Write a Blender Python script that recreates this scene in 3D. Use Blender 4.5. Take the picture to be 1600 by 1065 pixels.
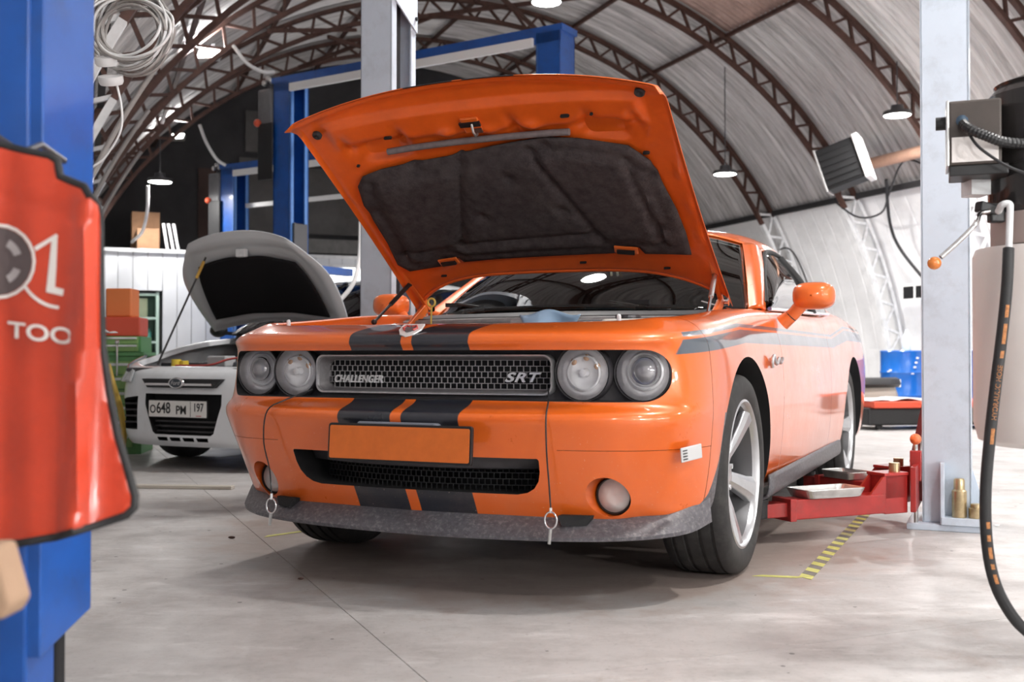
import bpy, bmesh, math, random
import numpy as np
from mathutils import Vector, Matrix
for o in list(bpy.data.objects): bpy.data.objects.remove(o)
SC = bpy.context.scene
COL = SC.collection
RAD = math.radians
random.seed(7)

# ------------------------------------------------------------------ camera
F_PX, PITCH, CAM_H = 1690.0, 0.0150, 0.79
cam_d = bpy.data.cameras.new('camera')
cam_d.sensor_width = 36.0
cam_d.lens = 36.0 * F_PX / 1600.0
cam_d.clip_start = 0.05
cam_d.clip_end = 200
cam_d.dof.use_dof = True
cam_d.dof.focus_distance = 4.1
cam_d.dof.aperture_fstop = 3.6
cam = bpy.data.objects.new('camera', cam_d)
COL.objects.link(cam)
cam.location = (0, 0, CAM_H)
cam.rotation_euler = (math.pi / 2 + PITCH, 0, 0)
SC.camera = cam
SC.view_settings.view_transform = 'Standard'
SC.view_settings.look = 'None'
SC.view_settings.gamma = 1.0
SC.view_settings.use_curve_mapping = False
SC.view_settings.exposure = 0.0

# ------------------------------------------------------------------ world (daylight leaking in; the hangar encloses the scene)
world = bpy.data.worlds.new('world')
SC.world = world
world.use_nodes = True
bgn = world.node_tree.nodes['Background']
bgn.inputs[0].default_value = (0.80, 0.86, 0.95, 1)
bgn.inputs[1].default_value = 0.6
LAMP_W = 62.0      # watts of one ceiling lamp

# ------------------------------------------------------------------ pixel helper (a pixel gives a direction; distance from depth / ground)
def px_at(px, py, depth):
    """world point on the ray of photo pixel (1600x1065) at a given world Y"""
    x = (px - 800) / F_PX; z = (532.5 - py) / F_PX
    c, s = math.cos(PITCH), math.sin(PITCH)
    d = Vector((x, c - s * z, s + c * z))
    return Vector((0, 0, CAM_H)) + d * (depth / d.y)
def px_ground(px, py, z=0.0):
    x = (px - 800) / F_PX; zz = (532.5 - py) / F_PX
    c, s = math.cos(PITCH), math.sin(PITCH)
    d = Vector((x, c - s * zz, s + c * zz))
    return Vector((0, 0, CAM_H)) + d * ((z - CAM_H) / d.z)

# ------------------------------------------------------------------ materials
MATS = {}
def mat(name, col, rough=0.5, metal=0.0, coat=0.0, var=0.0, vscale=6.0, bump=0.0, bscale=40.0, emit=0.0, emitcol=None, alpha=1.0, trans=0.0, spec=0.5, dirt=None, dscale=3.0, damt=0.5, vmap=None):
    if name in MATS: return MATS[name]
    m = bpy.data.materials.new(name); m.use_nodes = True
    nt = m.node_tree; N = nt.nodes; L = nt.links
    b = N['Principled BSDF']
    b.inputs['Base Color'].default_value = (*col, 1)
    b.inputs['Roughness'].default_value = rough
    b.inputs['Metallic'].default_value = metal
    b.inputs['Coat Weight'].default_value = coat
    b.inputs['Coat Roughness'].default_value = 0.08
    b.inputs['Specular IOR Level'].default_value = spec
    b.inputs['Alpha'].default_value = alpha
    b.inputs['Transmission Weight'].default_value = trans
    if emit:
        b.inputs['Emission Color'].default_value = (*(emitcol or col), 1)
        b.inputs['Emission Strength'].default_value = emit
    if var or dirt or bump:
        tc = N.new('ShaderNodeTexCoord'); vec = tc.outputs['Object']
        if vmap:
            mpn = N.new('ShaderNodeMapping'); mpn.inputs['Scale'].default_value = vmap; L.new(vec, mpn.inputs[0]); vec = mpn.outputs[0]
    if var or dirt:
        last = None
        if var:
            nz = N.new('ShaderNodeTexNoise'); nz.inputs['Scale'].default_value = vscale; nz.inputs['Detail'].default_value = 8
            nz.inputs['Roughness'].default_value = 0.65
            L.new(vec, nz.inputs['Vector'])
            mr = N.new('ShaderNodeMapRange'); mr.inputs[1].default_value = 0.3; mr.inputs[2].default_value = 0.7
            mr.inputs[3].default_value = 1 - var; mr.inputs[4].default_value = 1 + var
            L.new(nz.outputs['Fac'], mr.inputs[0])
            mx = N.new('ShaderNodeMix'); mx.data_type = 'RGBA'; mx.blend_type = 'MULTIPLY'; mx.inputs[0].default_value = 1
            mx.inputs[6].default_value = (*col, 1); L.new(mr.outputs[0], mx.inputs[7]); last = mx.outputs[2]
        if dirt:
            nz = N.new('ShaderNodeTexNoise'); nz.inputs['Scale'].default_value = dscale; nz.inputs['Detail'].default_value = 10
            nz.inputs['Roughness'].default_value = 0.7
            L.new(vec, nz.inputs['Vector'])
            mr = N.new('ShaderNodeMapRange'); mr.inputs[1].default_value = 0.5; mr.inputs[2].default_value = 0.68
            mr.inputs[4].default_value = damt; L.new(nz.outputs['Fac'], mr.inputs[0])
            mx = N.new('ShaderNodeMix'); mx.data_type = 'RGBA'; L.new(mr.outputs[0], mx.inputs[0])
            if last: L.new(last, mx.inputs[6])
            else: mx.inputs[6].default_value = (*col, 1)
            mx.inputs[7].default_value = (*dirt, 1); last = mx.outputs[2]
        L.new(last, b.inputs['Base Color'])
    if bump:
        nz = N.new('ShaderNodeTexNoise'); nz.inputs['Scale'].default_value = bscale; nz.inputs['Detail'].default_value = 6
        L.new(tc.outputs['Object'], nz.inputs['Vector'])
        bp = N.new('ShaderNodeBump'); bp.inputs['Strength'].default_value = bump; bp.inputs['Distance'].default_value = 0.01
        L.new(nz.outputs['Fac'], bp.inputs['Height']); L.new(bp.outputs[0], b.inputs['Normal'])
    MATS[name] = m
    return m

def glass_mat(name, tint, ior=1.45, rough=0.02, refl=1.0):
    m = bpy.data.materials.new(name); m.use_nodes = True; N = m.node_tree.nodes; L = m.node_tree.links
    N.remove(N['Principled BSDF']); out = N['Material Output']
    tr = N.new('ShaderNodeBsdfTransparent'); tr.inputs[0].default_value = (*tint, 1)
    gl = N.new('ShaderNodeBsdfGlossy'); gl.inputs['Roughness'].default_value = rough; gl.inputs[0].default_value = (refl, refl, refl, 1)
    fr = N.new('ShaderNodeFresnel'); fr.inputs[0].default_value = ior
    mx = N.new('ShaderNodeMixShader'); L.new(fr.outputs[0], mx.inputs[0]); L.new(tr.outputs[0], mx.inputs[1]); L.new(gl.outputs[0], mx.inputs[2]); L.new(mx.outputs[0], out.inputs[0])
    MATS[name] = m; return m

class NG:
    """tiny node-graph helper"""
    def __init__(s, m): s.nt = m.node_tree; s.N = s.nt.nodes; s.L = s.nt.links
    def put(s, sock, v):
        if isinstance(v, (int, float)): sock.default_value = v
        elif isinstance(v, tuple): sock.default_value = v
        else: s.L.new(v, sock)
    def math(s, op, a, b=0.0, c=None):
        n = s.N.new('ShaderNodeMath'); n.operation = op; s.put(n.inputs[0], a); s.put(n.inputs[1], b)
        if c is not None: s.put(n.inputs[2], c)
        return n.outputs[0]
    def step(s, x, e, w=0.0015):      # smooth 0->1 at x=e
        n = s.N.new('ShaderNodeMapRange'); s.put(n.inputs[0], x)
        if isinstance(e, (int, float)):
            n.inputs[1].default_value = e - w; n.inputs[2].default_value = e + w
        else:
            s.put(n.inputs[1], s.math('SUBTRACT', e, w)); s.put(n.inputs[2], s.math('ADD', e, w))
        return n.outputs[0]
    def band(s, x, lo, hi, w=0.0015): return s.math('MULTIPLY', s.step(x, lo, w), s.math('SUBTRACT', 1.0, s.step(x, hi, w)))
    def mul(s, a, b): return s.math('MULTIPLY', a, b)
    def mx(s, a, b): return s.math('MAXIMUM', a, b)
    def mix(s, f, a, b):
        n = s.N.new('ShaderNodeMix'); n.data_type = 'RGBA'; s.put(n.inputs[0], f); s.put(n.inputs[6], a); s.put(n.inputs[7], b); return n.outputs[2]
    def noise(s, vec, scale, detail=6, rough=0.6):
        n = s.N.new('ShaderNodeTexNoise'); n.inputs['Scale'].default_value = scale; n.inputs['Detail'].default_value = detail
        n.inputs['Roughness'].default_value = rough; s.L.new(vec, n.inputs['Vector']); return n.outputs['Fac']
    def rng(s, x, a, b, c=0.0, d=1.0):
        n = s.N.new('ShaderNodeMapRange'); s.put(n.inputs[0], x)
        for i, v in enumerate((a, b, c, d)): n.inputs[1 + i].default_value = v
        return n.outputs[0]

# ------------------------------------------------------------------ object helpers
def tag(o, label=None, cat=None, group=None, kind=None):
    if label: o['label'] = label
    if cat: o['category'] = cat
    if group: o['group'] = group
    if kind: o['kind'] = kind
    return o
def empty(name, loc=(0, 0, 0), rz=0.0, parent=None):
    o = bpy.data.objects.new(name, None); COL.objects.link(o)
    o.empty_display_size = 0.1
    o.location = loc; o.rotation_euler = (0, 0, rz)
    if parent: o.parent = parent
    return o
def link(name, me, parent=None, loc=None, mtx=None):
    o = bpy.data.objects.new(name, me); COL.objects.link(o)
    if parent: o.parent = parent
    if mtx is not None: o.matrix_basis = mtx
    elif loc is not None: o.location = loc
    return o
def set_smooth(me, ang=35):
    bm = bmesh.new(); bm.from_mesh(me)
    for f in bm.faces: f.smooth = True
    a = RAD(ang)
    for e in bm.edges:
        if len(e.link_faces) == 2:
            e.smooth = e.calc_face_angle(0) < a
    bm.to_mesh(me); bm.free()
def copy_tree(o, parent=None):
    c = o.copy(); COL.objects.link(c)
    if parent: c.parent = parent
    for ch in o.children: copy_tree(ch, c)
    return c

class MB:
    """mesh builder"""
    def __init__(s): s.v = []; s.f = []; s.m = []; s.cur = 0
    def add(s, vs, fs):
        b = len(s.v); s.v += [tuple(v) for v in vs]
        for f in fs: s.f.append(tuple(b + i for i in f)); s.m.append(s.cur)
        return s
    def box(s, c, d, M=None):
        x, y, z = d[0] / 2, d[1] / 2, d[2] / 2
        vs = [Vector((i * x, j * y, k * z)) for k in (-1, 1) for j in (-1, 1) for i in (-1, 1)]
        if M is not None: vs = [M @ v for v in vs]
        c = Vector(c); vs = [v + c for v in vs]
        return s.add(vs, [(0, 2, 3, 1), (4, 5, 7, 6), (0, 1, 5, 4), (2, 6, 7, 3), (0, 4, 6, 2), (1, 3, 7, 5)])
    def bb(s, x0, x1, y0, y1, z0, z1):
        return s.box(((x0 + x1) / 2, (y0 + y1) / 2, (z0 + z1) / 2), (x1 - x0, y1 - y0, z1 - z0))
    def bar(s, p0, p1, w, h=None, up=(0, 0, 1)):
        p0, p1 = Vector(p0), Vector(p1); d = p1 - p0; L = d.length; d.normalize(); h = h or w
        up = Vector(up)
        if abs(d.dot(up)) > 0.99: up = Vector((1, 0, 0))
        x = d.cross(up).normalized(); z = x.cross(d)
        M = Matrix((x, d, z)).transposed()
        return s.box((p0 + p1) / 2, (w, L, h), M)
    def cyl(s, p0, p1, r0, r1=None, seg=16, cap=True):
        p0, p1 = Vector(p0), Vector(p1); r1 = r0 if r1 is None else r1
        d = (p1 - p0).normalized(); up = Vector((0, 0, 1)) if abs(d.z) < 0.95 else Vector((1, 0, 0))
        x = d.cross(up).normalized(); y = d.cross(x)
        vs = []
        for p, r in ((p0, r0), (p1, r1)):
            for i in range(seg):
                a = 2 * math.pi * i / seg; vs.append(p + x * (r * math.cos(a)) + y * (r * math.sin(a)))
        fs = [(i, i + seg, (i + 1) % seg + seg, (i + 1) % seg) for i in range(seg)]
        if cap: fs += [tuple(range(seg)), tuple(range(2 * seg - 1, seg - 1, -1))]
        return s.add(vs, fs)
    def tube(s, pts, r, seg=8, closed=False, cap=True):
        pts = [Vector(p) for p in pts]; n = len(pts)
        rs = r if isinstance(r, (list, tuple)) else [r] * n
        vs = []; prev = None
        for i, p in enumerate(pts):
            a = pts[(i - 1) % n] if (closed or i > 0) else p
            b = pts[(i + 1) % n] if (closed or i < n - 1) else p
            d = (b - a).normalized()
            if prev is None:
                up = Vector((0, 0, 1)) if abs(d.z) < 0.9 else Vector((1, 0, 0)); x = d.cross(up).normalized()
            else:
                x = (prev - d * prev.dot(d)).normalized()
            prev = x; y = d.cross(x)
            for k in range(seg):
                t = 2 * math.pi * k / seg; vs.append(p + (x * math.cos(t) + y * math.sin(t)) * rs[i])
        fs = []
        for i in range(n if closed else n - 1):
            j = (i + 1) % n
            for k in range(seg):
                k2 = (k + 1) % seg; fs.append((i * seg + k, i * seg + k2, j * seg + k2, j * seg + k))
        if cap and not closed: fs += [tuple(range(seg - 1, -1, -1)), tuple(range((n - 1) * seg, n * seg))]
        return s.add(vs, fs)
    def lathe(s, prof, seg=32, M=None, closed=False):
        """profile (r, h) revolved about z; M maps to place"""
        vs = []; n = len(prof)
        for i in range(seg):
            a = 2 * math.pi * i / seg
            for r, h in prof:
                v = Vector((r * math.cos(a), r * math.sin(a), h)); vs.append(M @ v if M is not None else v)
        fs = []
        for i in range(seg):
            j = (i + 1) % seg
            for k in range(n if closed else n - 1):
                k2 = (k + 1) % n
                fs.append((i * n + k, j * n + k, j * n + k2, i * n + k2))
        return s.add(vs, fs)
    def prism(s, outline, a, b):
        """outline: list of functions? -> list of 3D points; extruded from offset a to offset b (vectors)"""
        a, b = Vector(a), Vector(b); n = len(outline)
        vs = [Vector(p) + a for p in outline] + [Vector(p) + b for p in outline]
        fs = [tuple(range(n - 1, -1, -1)), tuple(range(n, 2 * n))] + [(i, (i + 1) % n, (i + 1) % n + n, i + n) for i in range(n)]
        return s.add(vs, fs)
    def grid(s, G, flip=False):
        """G: 2D list of points"""
        r = len(G); c = len(G[0]); vs = [p for row in G for p in row]
        fs = [(i * c + j, i * c + j + 1, (i + 1) * c + j + 1, (i + 1) * c + j) for i in range(r - 1) for j in range(c - 1)]
        if flip: fs = [f[::-1] for f in fs]
        return s.add(vs, fs)
    def sphere(s, c, r, sc=(1, 1, 1), seg=16, rings=10):
        prof = [(r * math.sin(math.pi * i / rings) + 1e-5, -r * math.cos(math.pi * i / rings)) for i in range(rings + 1)]
        M = Matrix.Translation(Vector(c)) @ Matrix.Diagonal((*sc, 1))
        return s.lathe(prof, seg, M)
    def mesh(s, name, mats, recalc=True):
        me = bpy.data.meshes.new(name); me.from_pydata(s.v, [], s.f)
        for m in (mats if isinstance(mats, (list, tuple)) else [mats]): me.materials.append(m)
        if any(s.m): me.polygons.foreach_set('material_index', s.m)
        if recalc:
            bm = bmesh.new(); bm.from_mesh(me); bmesh.ops.recalc_face_normals(bm, faces=bm.faces); bm.to_mesh(me); bm.free()
        me.update(); return me
    def build(s, name, mats, parent=None, smooth=None, bevel=0.0, seg=2, solid=0.0, subd=0, loc=None, mtx=None, recalc=True, merge=0.0):
        me = s.mesh(name, mats, recalc)
        if merge:
            bm = bmesh.new(); bm.from_mesh(me); bmesh.ops.remove_doubles(bm, verts=bm.verts, dist=merge); bm.to_mesh(me); bm.free()
        if smooth: set_smooth(me, smooth)
        o = link(name, me, parent, loc, mtx)
        if solid:
            md = o.modifiers.new('solid', 'SOLIDIFY'); md.thickness = solid; md.offset = -1
        if bevel:
            md = o.modifiers.new('bevel', 'BEVEL'); md.width = bevel; md.segments = seg; md.limit_method = 'ANGLE'; md.angle_limit = RAD(40)
        if subd:
            md = o.modifiers.new('sub', 'SUBSURF'); md.levels = subd; md.render_levels = subd
        return o

def text_obj(name, body, size, mats, parent=None, mtx=None, extrude=0.002, shear=0.0, sx=1.0, offset=0.0, align='CENTER', spacing=1.0, bev=0.0):
    cu = bpy.data.curves.new(name, 'FONT'); cu.body = body; cu.size = size; cu.extrude = extrude; cu.shear = shear
    cu.offset = offset; cu.align_x = align; cu.align_y = 'CENTER'; cu.space_character = spacing; cu.bevel_depth = bev
    t = bpy.data.objects.new('tmp', cu); COL.objects.link(t)
    dg = bpy.context.evaluated_depsgraph_get()
    me = bpy.data.meshes.new_from_object(t.evaluated_get(dg))
    bpy.data.objects.remove(t)
    if sx != 1.0:
        me.transform(Matrix.Diagonal((sx, 1, 1, 1)))
    me.materials.clear(); me.materials.append(mats); me.name = name
    return link(name, me, parent, mtx=mtx)
def frame(origin, xdir, ydir):
    x = Vector(xdir).normalized(); y = Vector(ydir); y = (y - x * y.dot(x)).normalized(); z = x.cross(y)
    M = Matrix((x, y, z)).transposed().to_4x4(); M.translation = Vector(origin); return M

def catmull(P, n, closed=False):
    """P: (K,...) array -> n samples, Catmull-Rom over index"""
    P = np.asarray(P, float); K = len(P); out = []
    for t in np.linspace(0, K - 1, n):
        i = min(int(t), K - 2); f = t - i
        p1, p2 = P[i], P[i + 1]
        p0 = P[i - 1] if i > 0 else 2 * p1 - p2
        p3 = P[i + 2] if i + 2 < K else 2 * p2 - p1
        out.append(0.5 * (2 * p1 + (p2 - p0) * f + (2 * p0 - 5 * p1 + 4 * p2 - p3) * f * f + (3 * p1 - 3 * p2 + p3 - p0) * f ** 3))
    return np.array(out)
def smooth_pts(pts, n): return [Vector(p) for p in catmull(np.array([tuple(p) for p in pts]), n)]
def net(ctrl, nu, nv):
    """control net (rows x cols x 3) -> dense grid nu x nv"""
    A = catmull(np.asarray(ctrl, float), nu)
    return np.swapaxes(catmull(np.swapaxes(A, 0, 1), nv), 0, 1)
def rrect(w, h, r, n=6):
    """rounded rectangle outline in 2D, centred"""
    pts = []
    for cx, cy, a0 in ((w / 2 - r, h / 2 - r, 0), (-w / 2 + r, h / 2 - r, 90), (-w / 2 + r, -h / 2 + r, 180), (w / 2 - r, -h / 2 + r, 270)):
        for i in range(n + 1):
            a = RAD(a0 + 90 * i / n); pts.append((cx + r * math.cos(a), cy + r * math.sin(a)))
    return pts
def boolean(obj, cutter, op='DIFFERENCE', keep=False):
    md = obj.modifiers.new('b', 'BOOLEAN'); md.operation = op; md.solver = 'EXACT'; md.object = cutter
    bpy.context.view_layer.update()
    dg = bpy.context.evaluated_depsgraph_get()
    me = bpy.data.meshes.new_from_object(obj.evaluated_get(dg))
    obj.modifiers.clear(); old = obj.data; obj.data = me
    if not keep: bpy.data.objects.remove(cutter)
# ================================================================== hangar frame
ALPHA = RAD(21.63); TC, ZC, RIB_R = 5.32, -0.095, 5.85
SHEET_R = 6.17
S_END, S_START, BAY, S_RIB = 18.9, -5.74, 2.064, 14.9
ca, sa = math.cos(ALPHA), math.sin(ALPHA)
def HG(s, t, z=0.0): return Vector((-s * sa + t * ca, s * ca + t * sa, z))
def world_st(p): return (-p.x * sa + p.y * ca, p.x * ca + p.y * sa)
def px_on_s(px, py, s):
    x = (px - 800) / F_PX; z = (532.5 - py) / F_PX
    c, sn = math.cos(PITCH), math.sin(PITCH)
    d = Vector((x, c - sn * z, sn + c * z)); k = s / (-sa * d.x + ca * d.y)
    return (ca * d.x + sa * d.y) * k, CAM_H + k * d.z
HROT = Matrix.Rotation(ALPHA, 4, 'Z')          # local x = t, local y = s

M_sheet = mat('zinc_roof_sheet', (0.56, 0.55, 0.545), 0.6, 0.0, var=0.4, vscale=1.3, dirt=(0.12, 0.105, 0.095), dscale=1.6, damt=0.75, vmap=(0.5, 9.0, 0.5))
M_sheet2 = mat('pale_roof_sheet', (0.74, 0.74, 0.735), 0.6, 0.0, var=0.3, vscale=1.1, dirt=(0.18, 0.165, 0.155), dscale=1.5, damt=0.65, vmap=(0.5, 9.0, 0.5))
M_sheet3 = mat('rusty_roof_sheet', (0.40, 0.28, 0.24), 0.55, 0.15, var=0.3, vscale=1.5, dirt=(0.10, 0.06, 0.05), dscale=2.0, damt=0.5)
M_white_wall = mat('white_painted_wall', (0.90, 0.90, 0.905), 0.6, var=0.06, vscale=1.0, dirt=(0.55, 0.55, 0.55), dscale=1.5, damt=0.35)
M_rust = mat('rust_brown_steel', (0.085, 0.040, 0.030), 0.55, 0.2, var=0.4, vscale=9)
M_white_steel = mat('white_steel', (0.78, 0.79, 0.80), 0.5, var=0.15, vscale=4, dirt=(0.3, 0.3, 0.3), dscale=5, damt=0.4)
M_dark = mat('dark_end_wall', (0.030, 0.029, 0.031), 0.8, var=0.4, vscale=1.2)
M_darkbrown = mat('dark_brown_board', (0.055, 0.030, 0.025), 0.8, var=0.3, vscale=2)
M_darkgrey = mat('dark_grey_tarp', (0.085, 0.080, 0.078), 0.6, var=0.4, vscale=1.5, bump=0.6, bscale=3)
M_black = mat('black_plastic', (0.012, 0.012, 0.013), 0.45)
M_blackm = mat('black_matt', (0.010, 0.010, 0.011), 0.85)
M_blue = mat('blue_lift_paint', (0.008, 0.085, 0.37), 0.35, coat=0.3, var=0.2, vscale=3, dirt=(0.02, 0.05, 0.15), dscale=7, damt=0.5)
M_grey_lift = mat('pale_blue_grey_lift_paint', (0.54, 0.61, 0.70), 0.35, coat=0.25, var=0.06, vscale=3, dirt=(0.35, 0.38, 0.42), dscale=9, damt=0.35)
M_red_lift = mat('red_lift_paint', (0.34, 0.018, 0.015), 0.38, coat=0.25, var=0.15, vscale=6, dirt=(0.12, 0.03, 0.025), dscale=9, damt=0.5)
M_steel = mat('bare_steel', (0.58, 0.58, 0.57), 0.32, 0.9, var=0.2, vscale=12)
M_dsteel = mat('dark_steel', (0.10, 0.10, 0.105), 0.4, 0.7)
M_brass = mat('brass_adapter', (0.50, 0.40, 0.24), 0.35, 0.85, var=0.2, vscale=15)
M_chrome = mat('chrome', (0.86, 0.86, 0.87), 0.12, 1.0)
M_wcable = mat('white_cable', (0.80, 0.80, 0.80), 0.45, var=0.1, vscale=5)
M_gcable = mat('grey_cable', (0.33, 0.31, 0.295), 0.5, var=0.15, vscale=5)
M_bcable = mat('black_cable', (0.02, 0.02, 0.022), 0.5)
M_lamp = mat('lamp_glow', (1, 1, 1), 0.5, emit=40.0, emitcol=(1.0, 0.98, 0.95))
M_card = mat('cardboard', (0.36, 0.20, 0.11), 0.8, var=0.2, vscale=4)
M_white = mat('white_enamel', (0.85, 0.85, 0.84), 0.35)

# ------------------------------------------------------------------ floor
def floor_material():
    m = bpy.data.materials.new('worn_concrete'); m.use_nodes = True; g = NG(m); N, L = g.N, g.L
    b = N['Principled BSDF']
    geo = N.new('ShaderNodeNewGeometry'); pos = geo.outputs['Position']
    n1 = g.noise(pos, 0.55, 6, 0.6); n2 = g.noise(pos, 3.2, 10, 0.7); n3 = g.noise(pos, 55, 4, 0.7); n4 = g.noise(pos, 1.1, 12, 0.75)
    mp = N.new('ShaderNodeMapping'); mp.inputs['Rotation'].default_value = (0, 0, RAD(-24)); mp.inputs['Scale'].default_value = (1.6, 5.0, 1); L.new(pos, mp.inputs[0])
    n5 = g.noise(mp.outputs[0], 1.6, 9, 0.7)
    c = g.mix(g.rng(n1, 0.35, 0.65), (0.42, 0.40, 0.39, 1), (0.58, 0.565, 0.555, 1))
    c = g.mix(g.rng(n2, 0.45, 0.75, 0, 0.7), c, (0.28, 0.26, 0.25, 1))
    c = g.mix(g.rng(n5, 0.54, 0.72, 0, 0.4), c, (0.24, 0.225, 0.215, 1))
    c = g.mix(g.rng(n5, 0.30, 0.45, 0.5, 0), c, (0.78, 0.77, 0.76, 1))
    c = g.mix(g.rng(n4, 0.56, 0.68, 0, 0.65), c, (0.30, 0.235, 0.20, 1))
    c = g.mix(g.rng(n3, 0.58, 0.75, 0, 0.6), c, (0.22, 0.20, 0.19, 1))
    v = N.new('ShaderNodeTexVoronoi'); v.inputs['Scale'].default_value = 9.0; L.new(pos, v.inputs['Vector'])
    sp = g.mul(g.math('LESS_THAN', v.outputs['Distance'], 0.07), g.math('GREATER_THAN', n2, 0.52))
    c = g.mix(g.mul(sp, 0.75), c, (0.05, 0.045, 0.04, 1))
    # brown shadow under the orange car, painted into the floor colour, ragged outline
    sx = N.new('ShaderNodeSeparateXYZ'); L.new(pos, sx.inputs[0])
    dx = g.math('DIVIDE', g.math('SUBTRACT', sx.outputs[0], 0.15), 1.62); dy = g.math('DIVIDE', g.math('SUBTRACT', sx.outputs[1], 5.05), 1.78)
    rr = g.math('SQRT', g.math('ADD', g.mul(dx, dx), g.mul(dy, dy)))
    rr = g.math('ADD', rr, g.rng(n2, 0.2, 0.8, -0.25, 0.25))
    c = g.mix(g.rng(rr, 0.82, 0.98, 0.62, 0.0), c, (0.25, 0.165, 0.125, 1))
    L.new(c, b.inputs['Base Color'])
    L.new(g.rng(n2, 0.3, 0.7, 0.34, 0.62), b.inputs['Roughness'])
    bp = N.new('ShaderNodeBump'); bp.inputs['Strength'].default_value = 0.25; bp.inputs['Distance'].default_value = 0.004
    L.new(g.math('ADD', n2, g.mul(n3, 0.5)), bp.inputs['Height']); L.new(bp.outputs[0], b.inputs['Normal'])
    return m
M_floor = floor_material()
fl = MB(); fl.add([HG(S_START - 0.3, -1.2, -0.03), HG(S_START - 0.3, 12, -0.03), HG(S_END + 0.3, 12, -0.03), HG(S_END + 0.3, -1.2, -0.03),
                   HG(S_START - 0.3, -1.2, -0.2), HG(S_START - 0.3, 12, -0.2), HG(S_END + 0.3, 12, -0.2), HG(S_END + 0.3, -1.2, -0.2)],
                  [(0, 1, 2, 3), (7, 6, 5, 4), (0, 4, 5, 1), (1, 5, 6, 2), (2, 6, 7, 3), (3, 7, 4, 0)])
floor = fl.build('floor', mat('floor_joint', (0.16, 0.13, 0.115), 0.9)); tag(floor, 'worn grey concrete hangar floor', 'floor', kind='structure')
j1, j2 = px_ground(820, 1062), px_ground(1600, 962)
jd = (j2 - j1).normalized(); jn = Vector((-jd.y, jd.x, 0)); SL = 5.5
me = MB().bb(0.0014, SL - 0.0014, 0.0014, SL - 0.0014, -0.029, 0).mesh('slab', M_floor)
jx = j1 + jd * (-0.224)          # a cross joint passes left of the view centre
for i in range(-5, 6):
    for j in range(-3, 5):
        o0 = jx + jd * (i * SL) + jn * (j * SL); cpt = o0 + jd * (SL / 2) + jn * (SL / 2)
        s_, t_ = world_st(cpt)
        if S_START - 2.6 < s_ < S_END + 2.0 and -3.2 < t_ < 13.9:
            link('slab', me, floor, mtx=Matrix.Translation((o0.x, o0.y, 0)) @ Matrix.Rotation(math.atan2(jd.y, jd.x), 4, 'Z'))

# ------------------------------------------------------------------ corrugated arched roof: one sheet per bay and arc
ceiling = empty('ceiling'); tag(ceiling, 'arched corrugated metal roof of the hangar', 'ceiling', kind='structure')
ARCS = [(-4, 32), (32, 61), (61, 90), (90, 119), (119, 148), (148, 184)]
def sheet_mesh(a0, a1, m, name):
    G = []; n = 8; NP = 84
    for k in range(n + 1):
        a = RAD(a0 + (a1 - a0) * k / n + (0.25 if k == n else 0)); row = []
        for q in range(NP + 1):
            s_ = BAY * 1.01 * q / NP; r = SHEET_R + (0.032 if (q // 2) % 2 and name == 'roof_sheet' else (0.006 if q % 12 == 0 else 0.0)) + (0.006 if k == n else 0)
            row.append((TC + r * math.cos(a), s_, ZC + r * math.sin(a)))
        G.append(row)
    return MB().grid(G).mesh(name, m, recalc=False)
sheet_me = {}
pal = {}
rng = random.Random(11)
nb = int(round((S_END + 0.1 - S_START) / BAY))
for b_ in range(nb):
    s0 = S_RIB - BAY * 10 + BAY * b_
    for k, (a0, a1) in enumerate(ARCS):
        mm = rng.choice([M_sheet, M_sheet, M_sheet2])
        if k == 0: mm = M_white_wall
        if k == 5: mm = M_sheet
        if k == 2 and abs(s0 - (S_RIB - BAY * 2)) < 0.1: mm = M_sheet3
        key = (k, mm.name)
        if key not in sheet_me: sheet_me[key] = sheet_mesh(a0, a1, mm, 'roof_sheet' if k else 'wall_sheet')
        link('roof_sheet' if k else 'wall_sheet', sheet_me[key], ceiling, mtx=HROT @ Matrix.Translation((0, s0, 0)))
# opaque outer skin (keeps daylight out)
sk = MB(); sk.grid([[HG(s_, TC + 6.26 * math.cos(RAD(a)), ZC + 6.26 * math.sin(RAD(a))) for s_ in (S_START - 0.5, S_END + 0.5)] for a in range(-6, 187, 6)])
sk.build('outer_skin', M_dark, ceiling, recalc=False)

# ------------------------------------------------------------------ end walls
def end_disc(s_, name, m):
    pts = [HG(s_, TC + 6.22 * math.cos(RAD(a)), max(-0.15, ZC + 6.22 * math.sin(RAD(a)))) for a in range(0, 181, 6)]
    n_ = HG(1, 0) - HG(0, 0)
    return MB().prism(pts, (0, 0, 0), n_ * 0.1).build(name, m)
w = end_disc(S_END, 'wall_back', M_dark); tag(w, 'dark end wall of the hangar', 'wall', kind='structure')  # unlit loft: its darkness is put into the wall colour
w2 = end_disc(S_START - 0.1, 'wall_front', M_white_wall); tag(w2, 'white end wall of the hangar', 'wall', kind='structure')
# panels on the end wall seen between the lifts
def s_panel(name, px0, py0, px1, py1, s_, m, parent=None, th=0.03):
    t0, z1 = px_on_s(px0, py0, s_); t1, z0 = px_on_s(px1, py1, s_)
    mb = MB().bb(t0, t1, s_, s_ + th, z0, z1)
    return mb.build(name, m, parent, mtx=HROT.copy() if not parent else HROT.copy())
s_panel('wall_panel', 384, 172, 436, 240, S_END - 0.06, M_darkgrey, w)
s_panel('wall_panel', 310, 262, 372, 420, S_END - 0.06, M_darkbrown, w)
s_panel('wall_panel', 374, 245, 436, 390, S_END - 0.1, M_darkgrey, w)
s_panel('wall_panel', 470, 262, 640, 372, S_END - 0.08, M_darkgrey, w)
s_panel('wall_panel', 470, 372, 640, 400, S_END - 0.10, mat('grey_ledge', (0.22, 0.215, 0.21), 0.7, var=0.2), w)

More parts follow.
